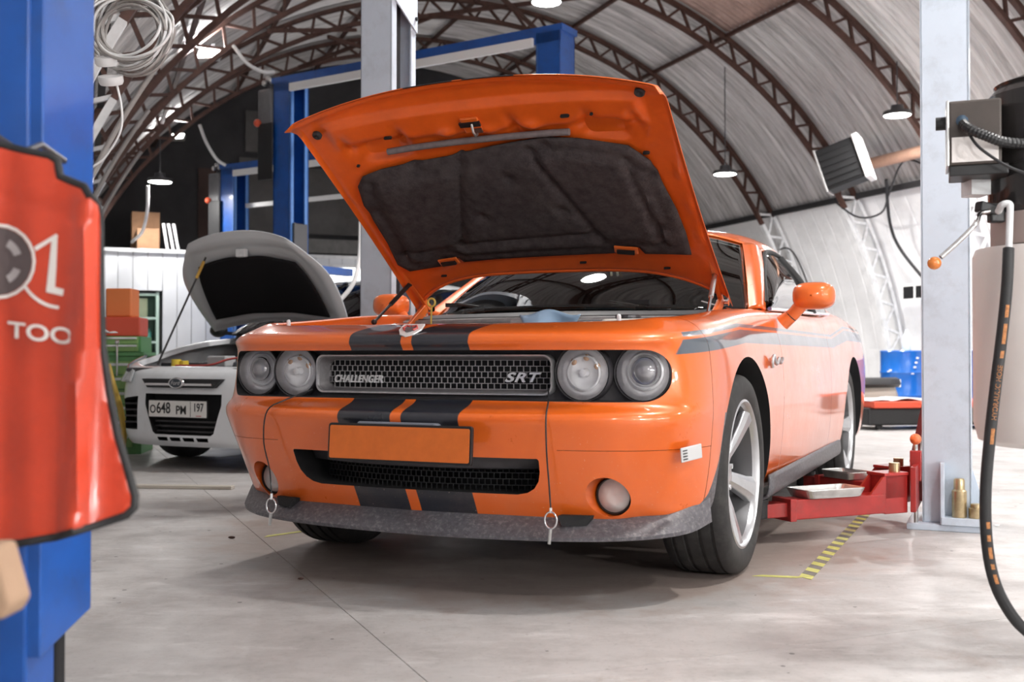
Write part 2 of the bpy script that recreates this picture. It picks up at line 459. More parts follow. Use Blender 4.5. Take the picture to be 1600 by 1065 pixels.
# ------------------------------------------------------------------ roof trusses
brace_me = MB().box((0, 0, 0.5), (0.035, 0.035, 1)).mesh('brace', M_rust)
brace_me_w = MB().box((0, 0, 0.5), (0.035, 0.035, 1)).mesh('brace', M_white_steel)
D_TR = 0.25
def arc_pts(r, a0, a1, n): return [Vector((TC + r * math.cos(RAD(a0 + (a1 - a0) * i / n)), 0, ZC + r * math.sin(RAD(a0 + (a1 - a0) * i / n)))) for i in range(n + 1)]
def chord_mesh(r, a0, a1, m, w_=0.07, h_=0.055):
    G = []
    pts_i = arc_pts(r - h_ / 2, a0, a1, 40); pts_o = arc_pts(r + h_ / 2, a0, a1, 40)
    rows = []
    for pi_, po_ in zip(pts_i, pts_o):
        rows.append([pi_ + Vector((0, -w_ / 2, 0)), pi_ + Vector((0, w_ / 2, 0)), po_ + Vector((0, w_ / 2, 0)), po_ + Vector((0, -w_ / 2, 0)), pi_ + Vector((0, -w_ / 2, 0))])
    return MB().grid(rows).mesh('chord', m)
A_W = 31.5
ch_i = chord_mesh(RIB_R, A_W, 151, M_rust); ch_o = chord_mesh(RIB_R + D_TR, A_W, 151, M_rust)
ch_iw = chord_mesh(RIB_R, 0.5, A_W, M_white_steel); ch_ow = chord_mesh(RIB_R + D_TR, 0.5, A_W, M_white_steel)
ch_il = chord_mesh(RIB_R, 151, 179.5, M_white_steel); ch_ol = chord_mesh(RIB_R + D_TR, 151, 179.5, M_white_steel)
def bar_mtx(p0, p1):
    d = p1 - p0; q = d.to_track_quat('Z', 'Y').to_matrix().to_4x4()
    return Matrix.Translation(p0) @ q @ Matrix.Diagonal((1, 1, d.length, 1))
def truss(s_):
    t = empty('roof_truss'); t.matrix_basis = HROT @ Matrix.Translation((0, s_, 0))
    tag(t, 'rust brown arched lattice truss under the corrugated roof', 'truss', 'arched trusses carrying the hangar roof')
    for nm, m_ in (('inner_chord', ch_i), ('outer_chord', ch_o), ('white_inner_chord', ch_iw), ('white_outer_chord', ch_ow), ('white_inner_chord', ch_il), ('white_outer_chord', ch_ol)):
        link(nm, m_, t)
    n = 44
    for i in range(n):
        a0 = 1 + 178 * i / n; a1 = 1 + 178 * (i + 0.62) / n; a2 = 1 + 178 * (i + 1) / n
        P = lambda r, a: Vector((TC + r * math.cos(RAD(a)), 0, ZC + r * math.sin(RAD(a))))
        bm_ = brace_me if A_W < a0 < 150 else brace_me_w
        link('brace', bm_, t, mtx=bar_mtx(P(RIB_R, a0), P(RIB_R + D_TR, a1)))
        link('brace', bm_, t, mtx=bar_mtx(P(RIB_R + D_TR, a1), P(RIB_R, a2)))
    return t
for k in range(-2, 5): 
    if S_RIB - BAY * k < S_END - 0.4: truss(S_RIB - BAY * k)
# purlins running along the hangar
for a in (61, 75, 90, 105, 119, 134):
    p0 = HG(S_RIB - BAY * 6, TC + 6.11 * math.cos(RAD(a)), ZC + 6.11 * math.sin(RAD(a))); p1 = HG(S_END - 0.05, TC + 6.11 * math.cos(RAD(a)), ZC + 6.11 * math.sin(RAD(a)))
    o = MB().bar(p0, p1, 0.05, 0.05).build('roof_purlin', M_rust); tag(o, 'thin brown purlin running lengthwise between the roof trusses', 'purlin', 'purlins under the roof')
for a in (32, 148):
    p0 = HG(S_RIB - BAY * 7, TC + 6.11 * math.cos(RAD(a)), ZC + 6.11 * math.sin(RAD(a))); p1 = HG(S_END - 0.05, TC + 6.11 * math.cos(RAD(a)), ZC + 6.11 * math.sin(RAD(a)))
    o = MB().bar(p0, p1, 0.06, 0.08).build('edge_purlin', M_dark); tag(o, 'dark purlin along the upper edge of the %s painted wall sheets' % ('right hand' if a == 32 else 'left hand'), 'purlin')
# diagonal tie braces across the ridge
for (s0, a0, s1, a1) in ((14.9, 97, 12.84, 78), (12.84, 97, 14.9, 78), (14.9, 112, 16.96, 96), (16.96, 112, 14.9, 96), (12.84, 125, 14.9, 108), (10.77, 128, 12.84, 112)):
    rb = 5.77 if s1 > s0 else 5.86
    P = lambda s_, a: HG(s_, TC + rb * math.cos(RAD(a)), ZC + rb * math.sin(RAD(a)))
    o = MB().bar(P(s0, a0), P(s1, a1), 0.05, 0.05).build('wind_brace', M_rust); tag(o, 'dark diagonal brace bar crossing between two roof trusses', 'brace', 'diagonal braces between the trusses')

# ------------------------------------------------------------------ lamps
def ufo_lamp(p, label, power=LAMP_W, r=0.17, top=None):
    t = empty('high_bay_lamp', p)
    tag(t, label, 'lamp')
    MB().lathe([(0.02, 0.13), (0.07, 0.12), (0.08, 0.06), (r * 0.95, 0.045), (r, 0.02), (r, 0.0), (r - 0.015, -0.005)], 24).build('housing', M_dsteel, t, smooth=40)
    MB().lathe([(0.0005, -0.012), (r * 0.6, -0.012), (r - 0.016, -0.004)], 24).build('diffuser', M_lamp, t, smooth=40)
    s_, tt = world_st(Vector(p)); zt = ZC + math.sqrt(max(0.1, RIB_R ** 2 - (tt - TC) ** 2))
    MB().cyl((0, 0, 0.12), (0, 0, max(0.3, zt - p[2])), 0.008, seg=8).build('suspension_rod', M_dsteel, t)
    l = bpy.data.lights.new('lamp_light', 'AREA'); l.shape = 'DISK'; l.size = r * 2; l.energy = power; l.color = (1.0, 0.975, 0.95); l.spread = RAD(170)
    lo = bpy.data.objects.new('lamp_light', l); COL.objects.link(lo); lo.parent = t; lo.location = (0, 0, -0.03)
    return t
ufo_lamp(px_at(250, 284, 15.0), 'bright round lamp hanging in front of the dark end wall')
ufo_lamp(px_at(1402, 180, 13.0), 'bright round lamp hanging beside the pale blue grey lift column', LAMP_W * 2.2)
ufo_lamp(px_at(1133, 272, 15.2), 'bright round lamp hanging by the white wall behind the orange hood', LAMP_W * 2.2)
for i, (s_, t_, z_, lb) in enumerate([(8.2, 9.2, 3.9, 'over the dispenser side of the floor'), (4.2, 7.4, 4.2, 'over the aisle'), (0.2, 7.2, 4.2, 'behind the photographer'),
                                  (-3.2, 5.6, 4.3, 'by the front end wall'), (6.4, 2.6, 4.0, 'over the tool cabinets'), (1.9, 3.2, 4.4, 'ahead of the orange car'), (-1.6, 2.4, 4.0, 'near the coiled cables'), (10.6, 4.6, 4.6, 'above the middle of the floor')]):
    ufo_lamp(HG(s_, t_, z_), 'added round fill lamp hanging ' + lb, LAMP_W * 1.5)  # added lamps with no visible source; they brighten the car and hangar
def flood_lamp(p, label, w_, h_, power, yaw, tilt=35):
    t = empty('flood_lamp', p, yaw); tag(t, label, 'lamp')
    if 'stand' in label:
        MB().cyl((0, 0.06, -p[2] + 0.02), (0, 0.06, -0.1), 0.018, seg=12).build('stand_pole', M_dsteel, t)
        MB().lathe([(0.0005, 0), (0.25, 0), (0.25, 0.015), (0.0005, 0.02)], 24, Matrix.Translation((0, 0.06, -p[2]))).build('stand_foot', M_dsteel, t)
    R_ = Matrix.Rotation(RAD(-tilt), 4, 'X')
    MB().box((0, 0, 0), (w_, 0.06, h_), R_.to_3x3()).build('housing', M_steel, t, bevel=0.008)
    n_ = R_ @ Vector((0, -1, 0))
    MB().box(n_ * 0.034, (w_ * 0.92, 0.006, h_ * 0.88), R_.to_3x3()).build('glass', M_lamp, t)
    MB().bar((0, 0.04, 0.0), (0, 0.1, h_ * 0.9), 0.05, 0.02).build('bracket', M_dsteel, t)
    l = bpy.data.lights.new('lamp_light', 'AREA'); l.shape = 'RECTANGLE'; l.size = w_; l.size_y = h_; l.energy = power; l.spread = RAD(160)
    lo = bpy.data.objects.new('lamp_light', l); COL.objects.link(lo); lo.parent = t
    lo.matrix_basis = Matrix.Translation(n_ * 0.05) @ n_.to_track_quat('-Z', 'Y').to_matrix().to_4x4()
flood_lamp(px_at(328, 86, 12.6), 'rectangular flood lamp clamped to a roof truss', 0.28, 0.17, LAMP_W * 0.7, RAD(-8))
# added fill lights out of view, to brighten the car front and hood underside
flood_lamp(HG(-1.6, 0.05, 2.15), 'added fill light fixed low on the left trusses behind the photographer', 0.5, 0.35, LAMP_W * 0.35, ALPHA + RAD(115), 4)
flood_lamp(HG(-4.5, 2.8, 1.9), 'added fill light on a stand by the front end wall', 0.5, 0.35, LAMP_W * 1.0, ALPHA + RAD(180), 4)
flood_lamp(HG(-4.5, 6.6, 1.9), 'second added fill light on a stand by the front end wall', 0.5, 0.35, LAMP_W * 1.0, ALPHA + RAD(195), 4)
def fill_tube(t_, z_, k):  # added wall tubes out of view, for fill and reflections on the car
    t = empty('fill_tube', HG(S_START + 0.14, t_, z_), ALPHA); tag(t, 'added long fluorescent fill tube on the front end wall', 'lamp', 'added fill tubes on the front end wall')
    MB().bb(-0.65, 0.65, -0.10, -0.03, -0.05, 0.05).build('housing', M_white, t, bevel=0.005)
    for dz in (-0.025, 0.025): MB().cyl((-0.6, 0.0, dz), (0.6, 0.0, dz), 0.016, seg=12).build('tube', M_lamp, t, smooth=40)
    l = bpy.data.lights.new('lamp_light', 'AREA'); l.shape = 'RECTANGLE'; l.size = 1.2; l.size_y = 0.1; l.energy = LAMP_W * 0.62; l.spread = RAD(170)
    lo = bpy.data.objects.new('lamp_light', l); COL.objects.link(lo); lo.parent = t; lo.rotation_euler = (RAD(90), 0, 0); lo.location = (0, 0.03, 0)
    lo.rotation_euler = (RAD(90), 0, RAD(180))
for k, (t_, z_) in enumerate(((1.6, 2.3), (4.0, 2.3), (6.4, 2.3), (8.8, 2.3), (4.0, 1.5), (6.4, 1.5))): fill_tube(t_, z_, k)
flood_lamp(px_at(278, 215, 16.6), 'small oblong lamp fixed high on the far truss', 0.22, 0.10, LAMP_W * 0.3, RAD(-8))

# ------------------------------------------------------------------ cabin of white siding at the back
CS = 16.2
cabin = empty('site_cabin'); tag(cabin, 'low white clad cabin with lit window at the back', 'cabin')
tb0, zt_ = px_on_s(150, 386, CS); tb1, _ = px_on_s(640, 405, CS); ZT = 2.31
def cpart(name, t0, t1, s0, s1, z0, z1, m, parent=None, bevel=0.0):
    return MB().bb(t0, t1, s0, s1, z0, z1).build(name, m, parent or cabin, mtx=HROT.copy(), bevel=bevel)
M_siding = mat('white_siding', (0.72, 0.74, 0.77), 0.5, var=0.06, vscale=1)
bw = 0.2
# openings: shelf niche, door, window
ta, tb = px_on_s(192, 455, CS)[0], px_on_s(250, 455, CS)[0]
tda, tdb = px_on_s(342, 465, CS)[0], px_on_s(426, 465, CS)[0]
twa, twb = px_on_s(494, 405, CS)[0], px_on_s(572, 405, CS)[0]
t = -0.35; bme = {}
while t < tb1:
    z0 = 0.0; c_ = t + bw / 2
    if ta - 0.02 < c_ < tb: z0 = 1.74
    segs = [(z0, ZT)]
    if tda < c_ < tdb: segs = [(1.7, ZT)]
    if twa < c_ < twb + 0.1: segs = [(0, 1.82), (2.16, ZT)]
    for z0, z1 in segs:
        key = (round(z0, 2), round(z1, 2))
        if key not in bme: bme[key] = MB().bb(0.004, bw - 0.004, 0, 0.03, z0, z1).mesh('siding_board', M_siding)
        link('siding_board', bme[key], cabin, mtx=HROT @ Matrix.Translation((t, CS, 0)))
    t += bw
cpart('core', -0.4, tb1 + 0.2, CS + 0.35, S_END - 0.12, 0, ZT - 0.02, mat('cabin_core', (0.30, 0.30, 0.29), 0.8))
cpart('top_trim', -0.4, tb1 + 0.2, CS - 0.03, CS + 0.06, ZT - 0.03, ZT + 0.02, M_white_steel)
cpart('roof', -0.4, tb1 + 0.2, CS + 0.03, S_END - 0.12, ZT - 0.02, ZT, M_darkgrey)
cpart('door', tda, tdb, CS + 0.02, CS + 0.06, 0, 1.7, mat('beige_door', (0.55, 0.49, 0.40), 0.6, var=0.08))
for tt in (tda - 0.03, tdb - 0.03): cpart('door_frame', tt, tt + 0.06, CS - 0.02, CS + 0.05, 0, 1.74, M_white_steel)
cpart('door_frame', tda - 0.03, tdb + 0.03, CS - 0.02, CS + 0.05, 1.68, 1.74, M_white_steel)
cpart('window_pane', twa, twb + 0.15, CS + 0.02, CS + 0.03, 1.82, 2.16, mat('lit_window', (1, 1, 1), 0.3, emit=3.0, emitcol=(0.95, 0.98, 1.0)))
cpart('window_frame', twa - 0.04, twb + 0.2, CS - 0.02, CS + 0.01, 1.78, 1.83, M_white_steel); cpart('window_frame', twa - 0.04, twb + 0.2, CS - 0.02, CS + 0.01, 2.15, 2.19, M_white_steel)
# mint shelf in the niche with goods
M_mint = mat('mint_shelf', (0.50, 0.66, 0.58), 0.5); 
sh = empty('parts_shelf'); tag(sh, 'mint green open shelf full of bottles inside the cabin wall', 'shelf')
def shp(name, t0, t1, s0, s1, z0, z1, m): return MB().bb(t0, t1, s0, s1, z0, z1).build(name, m, sh, mtx=HROT.copy())
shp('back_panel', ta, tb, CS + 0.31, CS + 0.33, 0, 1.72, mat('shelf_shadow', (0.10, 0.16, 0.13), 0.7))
for tt in (ta, tb - 0.05): shp('upright', tt, tt + 0.04, CS + 0.02, CS + 0.30, 0, 1.72, M_mint)
SZ = [0.40, 0.72, 1.02, 1.36, 1.70]
for z in SZ: shp('shelf_board', ta + 0.04, tb - 0.05, CS + 0.02, CS + 0.30, z - 0.03, z, M_mint)
gcols = [(0.75, 0.76, 0.70), (0.10, 0.38, 0.32), (0.65, 0.30, 0.26), (0.30, 0.55, 0.60), (0.80, 0.75, 0.60)]
nm_ = ['white', 'teal', 'red', 'pale blue', 'cream']; lev = ['second lowest', 'middle', 'upper', 'lowest']
for zi, z in enumerate(SZ[:3]):
    for k in range(3):
        ci = (zi * 2 + k) % 5; tt = ta + 0.09 + k * (tb - ta - 0.16) / 2.6
        bo = MB(); hh = 0.15 + 0.03 * ((zi + k) % 3)
        bo.lathe([(0.0005, 0), (0.038, 0), (0.040, 0.01), (0.040, hh * 0.7), (0.018, hh * 0.85), (0.018, hh), (0.0005, hh)], 12)
        p = HG(CS + 0.12, tt, z + 0.001)
        o = bo.build('fluid_bottle', mat('bottle_%d' % ci, gcols[ci], 0.35), loc=p, smooth=40)
        tag(o, '%s fluid bottle standing on the mint shelf' % nm_[ci], 'bottle', '%s bottles on the mint shelf' % nm_[ci])
t0_, _ = px_on_s(203, 460, CS); t1_, _ = px_on_s(232, 460, CS)
o = MB().bb(t0_, t1_, CS + 0.21, CS + 0.29, 1.365, 1.64).build('carton', mat('cream_carton', (0.72, 0.70, 0.50), 0.6), mtx=HROT.copy(), bevel=0.005); tag(o, 'cream coloured carton on the top of the mint shelf', 'box')
# things lying on top of the cabin
def onroof(name, px0, px1, py0, ds, depth, m, label, cat, group=None):
    a0, z1 = px_on_s(px0, py0, CS + ds); a1, _ = px_on_s(px1, py0, CS + ds)
    o = MB().bb(a0, a1, CS + ds, CS + ds + depth, ZT + 0.022, z1).build(name, m, mtx=HROT.copy(), bevel=0.006); tag(o, label, cat, group); return o
onroof('cardboard_box', 214, 249, 356, 0.5, 0.45, M_card, 'brown cardboard box lying on the cabin roof', 'box')
p = onroof('cardboard_box', 206, 250, 330, 1.0, 0.45, M_card, 'taller cardboard box pushed back on the cabin roof', 'box')
for k, (xa, xb) in enumerate(((258, 262), (266, 271), (274, 279))):
    a0, z1 = px_on_s(xa - 3, 350, CS + 0.25); a1, z0 = px_on_s(xb, 391, CS + 0.25)
    o = MB().bar(HG(CS + 0.25, a0, ZT + 0.42), HG(CS + 0.25, a1, ZT + 0.02), 0.035, 0.035).build('metal_strip', M_white_steel); tag(o, 'pale metal strip leaning upright on the cabin roof', 'strip', 'metal strips on the cabin roof')
# ================================================================== the orange car (local x = car's left, y = backwards, z up; front axle at y = 0)
CAR_YAW = RAD(24.2)
car = empty('muscle_car', (0.018, 4.345, 0), -CAR_YAW)
tag(car, 'orange two door muscle car with black stripes and raised hood', 'car')

def paint_material(name, nose=True, side=True, dirt=True):
    m = bpy.data.materials.new(name); m.use_nodes = True; g = NG(m); N, L = g.N, g.L; b = N['Principled BSDF']
    tc = N.new('ShaderNodeTexCoord'); ob = tc.outputs['Object']
    sx = N.new('ShaderNodeSeparateXYZ'); L.new(ob, sx.inputs[0]); X, Y, Z = sx.outputs
    orange = (0.80, 0.140, 0.013, 1)
    col = orange; rough = 0.30; mask = None
    if nose:
        ax = g.math('ABSOLUTE', g.math('ADD', X, 0.0075))
        mask = g.mul(g.band(ax, 0.020, 0.224, 0.0012), g.math('LESS_THAN', Y, 0.6))
        if nose == 'front': mask = g.mul(mask, g.math('LESS_THAN', Y, 0.0))
        col = g.mix(mask, orange, (0.018, 0.021, 0.030, 1))
    if side:
        aX = g.math('ABSOLUTE', X)
        k = g.rng(Y, -0.70, 0.0)
        k2 = g.rng(Y, 2.2, 2.75)
        zlo = g.math('ADD', g.math('ADD', g.mul(k, 0.045), g.mul(k2, 0.045)), 0.797)
        zhi = g.math('ADD', g.math('ADD', g.mul(k, 0.05), g.mul(k2, 0.06)), 0.842)
        on = g.mul(g.step(Y, g.math('ADD', g.mul(Z, 0.6), -1.16), 0.004), g.math('GREATER_THAN', aX, 0.78))
        s1 = g.mul(g.band(Z, zlo, zhi, 0.0012), on)
        s2 = g.mul(g.band(Z, g.math('ADD', zhi, 0.009), g.math('ADD', zhi, 0.023), 0.0012), on)
        sm = g.mx(s1, s2)
        col = g.mix(sm, col, (0.070, 0.090, 0.115, 1))
    # road dust: small pale specks and a light film low down
    n1 = g.noise(ob, 140, 2, 0.5); n2 = g.noise(ob, 5, 8, 0.7)
    low = g.rng(Z, 0.25, 0.62, 1.0, 0.15)
    sp = g.mul(g.rng(n1, 0.71, 0.77), g.mul(low, 0.6))
    col = g.mix(sp, col, (0.80, 0.62, 0.50, 1))
    col = g.mix(g.mul(g.rng(n2, 0.45, 0.75, 0, 0.10), low), col, (0.62, 0.42, 0.33, 1))
    L.new(col, b.inputs['Base Color'])
    b.inputs['Metallic'].default_value = 0.12
    L.new(g.rng(n2, 0.3, 0.7, 0.26, 0.38), b.inputs['Roughness'])
    b.inputs['Coat Weight'].default_value = 0.85; b.inputs['Coat Roughness'].default_value = 0.06
    return m
M_paint = paint_material('orange_car_paint', nose='front')
M_hood_top = paint_material('orange_hood_top', nose=True, side=False)
M_orange = mat('orange_inner_paint', (0.78, 0.150, 0.020), 0.30, 0.1, coat=0.6, var=0.10, vscale=7)
M_orange_deep = mat('orange_underhood_paint', (0.80, 0.125, 0.012), 0.36, 0.1, coat=0.45, var=0.10, vscale=7)
M_trimgrey = mat('charcoal_trim', (0.050, 0.046, 0.050), 0.5, var=0.2, vscale=20)
M_splitter = mat('grey_dusty_splitter', (0.095, 0.090, 0.100), 0.45, var=0.3, vscale=60, dirt=(0.34, 0.32, 0.32), dscale=70, damt=0.5)
M_rubber = mat('black_rubber', (0.020, 0.020, 0.021), 0.65, var=0.2, vscale=20)
M_glass = glass_mat('tinted_glass', (0.58, 0.64, 0.64), 1.5)
M_lens = glass_mat('clear_lens', (0.97, 0.97, 0.98), 1.35)
M_rim = mat('silver_wheel', (0.60, 0.61, 0.63), 0.28, 0.85, var=0.1, vscale=12)
M_interior = mat('dark_interior', (0.055, 0.058, 0.06), 0.7)
M_tyre = mat('tyre_rubber', (0.024, 0.023, 0.023), 0.7, var=0.3, vscale=30, dirt=(0.08, 0.075, 0.07), dscale=12, damt=0.45)
M_satin = mat('satin_silver', (0.55, 0.54, 0.55), 0.35, 0.75, var=0.15, vscale=30)

# ---- control net of the lower body shell
front_plan = [(0, -.943), (.25, -.935), (.5, -.905), (.70, -.855), (.83, -.765), (.90, -.64), (.925, -.47)]
FZ = [.25, .30, .40, .54, .607, .65, .73, .812, .845, .877, .907]
I_c = [.155, .13, .075, .02, 0, .10, .12, .082, .066, .112, .34]
I_k = [.160, .130, .075, .016, 0, .035, .05, .045, .035, .08, .20]
I_s = [.105, .085, .050, .014, 0, .008, .018, .028, .036, .075, .155]
def lerp(a, b, f): return [x + (y - x) * f for x, y in zip(a, b)]
ins_f = [I_c, I_c, lerp(I_c, I_k, .35), lerp(I_c, I_k, .8), I_k, I_s, None]
stations = []
for i, (u, y) in enumerate(front_plan[:6]):
    pu, py_ = front_plan[max(i - 1, 0)]; nu, ny_ = front_plan[i + 1]
    if i == 0: n = Vector((0, -1))
    else:
        d = Vector((nu - pu, ny_ - py_)).normalized(); n = Vector((d.y, -d.x))
        if n.y > 0 and i < 5: n = -n
    st = []
    for k in range(11):
        z = FZ[k] + ({4: .004, 5: .012}.get(i, 0) if k >= 8 else 0) + (max(0, i - 1) * .008 if k == 0 else 0)
        st.append((u - n.x * ins_f[i][k], y - n.y * ins_f[i][k], z))
    stations.append(st)
side_plan = [(.925, -.47, .925, .15), (.935, -.2, .945, .15), (.937, .1, .970, .15), (.938, .45, .988, .14), (.945, 1.0, 1.000, .12), (.95, 1.6, 1.003, .11),
             (.952, 2.2, 1.02, .12), (.962, 2.7, 1.055, .15), (.962, 3.1, 1.06, .17), (.95, 3.6, 1.035, .17)]
SU = [-.09, -.035, -.012, -.002, 0, 0, -.004, -.012, -.03]
SZr = [.235, .30, .42, .56, .61, .66, .74, .82]
for (u, y, zt, top) in side_plan:
    st = [(u + SU[k], y, SZr[k]) for k in range(8)]
    st.append((u - .030, y, .82 + (zt - .82) * .42)); st.append((u - top * .5, y, zt - (zt - .82) * .16)); st.append((u - top, y, zt))
    stations.append(st)
tail_plan = [(.90, 3.92, (-.75, -.66)), (.75, 4.03, (-.2, -.98)), (.4, 4.07, (-.05, -1)), (0, 4.08, (0, -1))]
for (u, y, n) in tail_plan:
    ins = [.12, .07, .03, .01, 0, 0, .005, .015, .03, .06, .16]
    zz = [.26, .32, .42, .56, .61, .66, .74, .83, .92, .98, 1.0]
    stations.append([(u + n[0] * ins[k], y + n[1] * ins[k], zz[k]) for k in range(11)])
half = np.array(stations)                      # (20, 11, 3)
r11 = half[:, 10, :].copy(); r11[:, 2] -= .05; r11[:, 0] *= .975; r11[:6, 1] += .015
half = np.concatenate([half, r11[:, None, :]], axis=1)
mir = half[::-1].copy(); mir[:, :, 0] *= -1
full = np.concatenate([mir, half[1:]], axis=0)   # tail(-) ... nose ... tail(+)
K = len(full)
GU, GV = 8 * (K - 1) + 1, 72
body_grid = net(full, GU, GV)[:-1]               # drop the duplicate tail column
def body_solid(name, mats):
    mb = MB(); nU = len(body_grid)
    vs = [tuple(p) for row in body_grid for p in row]; fs = []
    for i in range(nU):
        j = (i + 1) % nU
        for k in range(GV - 1): fs.append((i * GV + k, j * GV + k, j * GV + k + 1, i * GV + k + 1))
    mb.add(vs, fs)
    mb.cur = 1
    mb.f.append(tuple(i * GV + GV - 1 for i in range(nU))); mb.m.append(1)
    mb.f.append(tuple(i * GV for i in range(nU))[::-1]); mb.m.append(1)
    me = mb.mesh(name, mats)
    return link(name, me)
BM = [M_paint, M_blackm, M_blackm]
def cutter(mb, idx=2):
    mb.m = [idx] * len(mb.f)
    return link('cutter', mb.mesh('cutter', BM))
def uz_prism(outline, y0, y1): return MB().prism([(u, 0, z) for u, z in outline], (0, y0, 0), (0, y1, 0))
def yz_prism(outline, u0, u1): return MB().prism([(0, y, z) for y, z in outline], (u0, 0, 0), (u1, 0, 0))
SPAT = [(-.372, .605), (-.425, .45), (-.485, .345), (-.545, .295), (-.60, .25), (-.60, .1), (.12, .1), (.12, .605)]
ARCH_R = .428; WZ = .364; WB = 2.946
body = body_solid('body_shell', BM)
spat_solid = {}
for sgn in (1, -1):
    sp_ = body_solid('wheel_spat', BM)
    boolean(sp_, cutter(yz_prism(SPAT, sgn * .70, sgn * 1.2), 1), 'INTERSECT')
    boolean(sp_, cutter(MB().cyl((sgn * .55, 0, WZ), (sgn * 1.3, 0, WZ), ARCH_R - .012, seg=64)))
    spat_solid[sgn] = sp_
for sgn in (1, -1):
    boolean(body, cutter(yz_prism(SPAT, sgn * .70, sgn * 1.2), 2))
    for yy in (0, WB): boolean(body, cutter(MB().cyl((sgn * .60, yy, WZ), (sgn * 1.3, yy, WZ), ARCH_R, seg=72)))
    boolean(body, cutter(MB().cyl((sgn * .652, -1.3, .352), (sgn * .652, -.62, .352), .082, .060, seg=40), 0))
boolean(body, cutter(uz_prism([(u, z + .732) for u, z in rrect(1.676, .162, .07, 8)], -1.3, -.55)))
lg = [(-.46, .468), (-.455, .474), (.455, .474), (.46, .468), (.457, .43), (.448, .40), (.43, .376), (.405, .361), (.37, .354), (-.37, .354), (-.405, .361), (-.43, .376), (-.448, .40), (-.457, .43)]
boolean(body, cutter(uz_prism(lg, -1.3, -.70)))
bm = bmesh.new(); bm.from_mesh(body.data)
bmesh.ops.delete(bm, geom=[f for f in bm.faces if f.material_index == 1], context='FACES')
# panel seams: cut along planes and let a thin gap show
SEAMS = [-.505, .665, 2.02]
for y_ in SEAMS:
    for dy in (-.0013, .0013):
        bmesh.ops.bisect_plane(bm, geom=bm.verts[:] + bm.edges[:] + bm.faces[:], plane_co=(0, y_ + dy, 0), plane_no=(0, 1, 0), dist=1e-5)
for dz in (-.0007, .0007):
    bmesh.ops.bisect_plane(bm, geom=bm.verts[:] + bm.edges[:] + bm.faces[:], plane_co=(0, 0, .503 + dz), plane_no=(0, 0, 1), dist=1e-5)
slit = [f for f in bm.faces if abs(f.calc_center_median().z - .503) < .0006 and f.calc_center_median().y < -.50 and abs(f.calc_center_median().x) > .53 and f.material_index == 0]
bmesh.ops.delete(bm, geom=slit, context='FACES')
gap = [f for f in bm.faces if any(abs(f.calc_center_median().y - y_) < .0012 for y_ in SEAMS) and f.material_index == 0]
bmesh.ops.delete(bm, geom=gap, context='FACES')
def take(name, test, label=None):
    b2 = bm.copy()
    bmesh.ops.delete(b2, geom=[f for f in b2.faces if not test(f.calc_center_median())], context='FACES')
    me = bpy.data.meshes.new(name)
    for m_ in BM: me.materials.append(m_)
    b2.to_mesh(me); b2.free(); set_smooth(me, 38)
    o = link(name, me, car)
    if label: o['label'] = label
    return o
take('front_bumper', lambda c: c.y < SEAMS[0])
take('front_fender', lambda c: SEAMS[0] < c.y < SEAMS[1] and c.x > 0); take('front_fender', lambda c: SEAMS[0] < c.y < SEAMS[1] and c.x <= 0)
take('door_panel', lambda c: SEAMS[1] < c.y < SEAMS[2] and c.x > 0); take('door_panel', lambda c: SEAMS[1] < c.y < SEAMS[2] and c.x <= 0)
take('rear_quarter', lambda c: c.y > SEAMS[2])
bm.free(); bpy.data.objects.remove(body)
for sgn in (1, -1):
    sp_ = spat_solid[sgn]; me = sp_.data
    b2 = bmesh.new(); b2.from_mesh(me)
    for f in b2.faces: f.material_index = 0
    for v in b2.verts: v.co.x *= 0.997
    b2.to_mesh(me); b2.free(); me.materials.clear(); me.materials.append(M_splitter); set_smooth(me, 38)
    sp_.parent = car; sp_.name = 'wheel_spat'; sp_['label'] = 'grey plastic corner of the splitter'
# dark inner tub so that gaps and the bay do not look through
tub = MB(); tub.bb(-.60, .60, -.60, 3.95, .22, .60); tub.build('underbody', M_blackm, car)

# ---- splitter
sf = [(0, -.868, .222), (.3, -.858, .224), (.58, -.810, .228), (.76, -.720, .233), (.865, -.605, .243), (.905, -.46, .262)]
stp = [(0, -.795, .285), (.3, -.785, .285), (.58, -.735, .283), (.74, -.660, .287), (.845, -.575, .312), (.893, -.46, .375)]
def fullrow(r): return [(-u, y, z) for u, y, z in r[::-1]] + list(r[1:])
rows = [fullrow([(u, y + .03, z + .02) for u, y, z in stp]), fullrow(stp), fullrow([((a[0] * .5 + b[0] * .5), (a[1] * .45 + b[1] * .55), (a[2] * .6 + b[2] * .4)) for a, b in zip(stp, sf)]), fullrow(sf),
        fullrow([(u, y + .004, z - .012) for u, y, z in sf]), fullrow([(u * .9, y + .14, z - .014) for u, y, z in sf])]
mb = MB(); G = [catmull(np.array(r), 81) for r in rows]; mb.grid([[tuple(p) for p in r] for r in G])
o = mb.build('front_splitter', M_splitter, car, smooth=30)
for sgn in (1, -1):   # brake duct slots above the splitter
    MB().prism([(sgn * .50, -.795, .292), (sgn * .60, -.755, .292), (sgn * .585, -.765, .262), (sgn * .515, -.80, .262)], (0, -.012, 0), (0, .06, 0)).build('brake_duct', M_blackm, car)
# side sills
for sgn in (1, -1):
    ctrl = [[(sgn * (.905 if k < 1 else (.925 if k == 1 else .87)), y, [.33, .235, .205][k]) for y in (.40, 1.0, 1.6, 2.2, 2.55)] for k in range(3)]
    ctrl[0] = [(sgn * .928, y, .318) for y in (.43, 1.0, 1.6, 2.2, 2.53)]
    MB().grid([[tuple(p) for p in r] for r in net(ctrl, 10, 20)], flip=sgn < 0).build('side_sill', M_splitter, car, smooth=40, solid=.01)

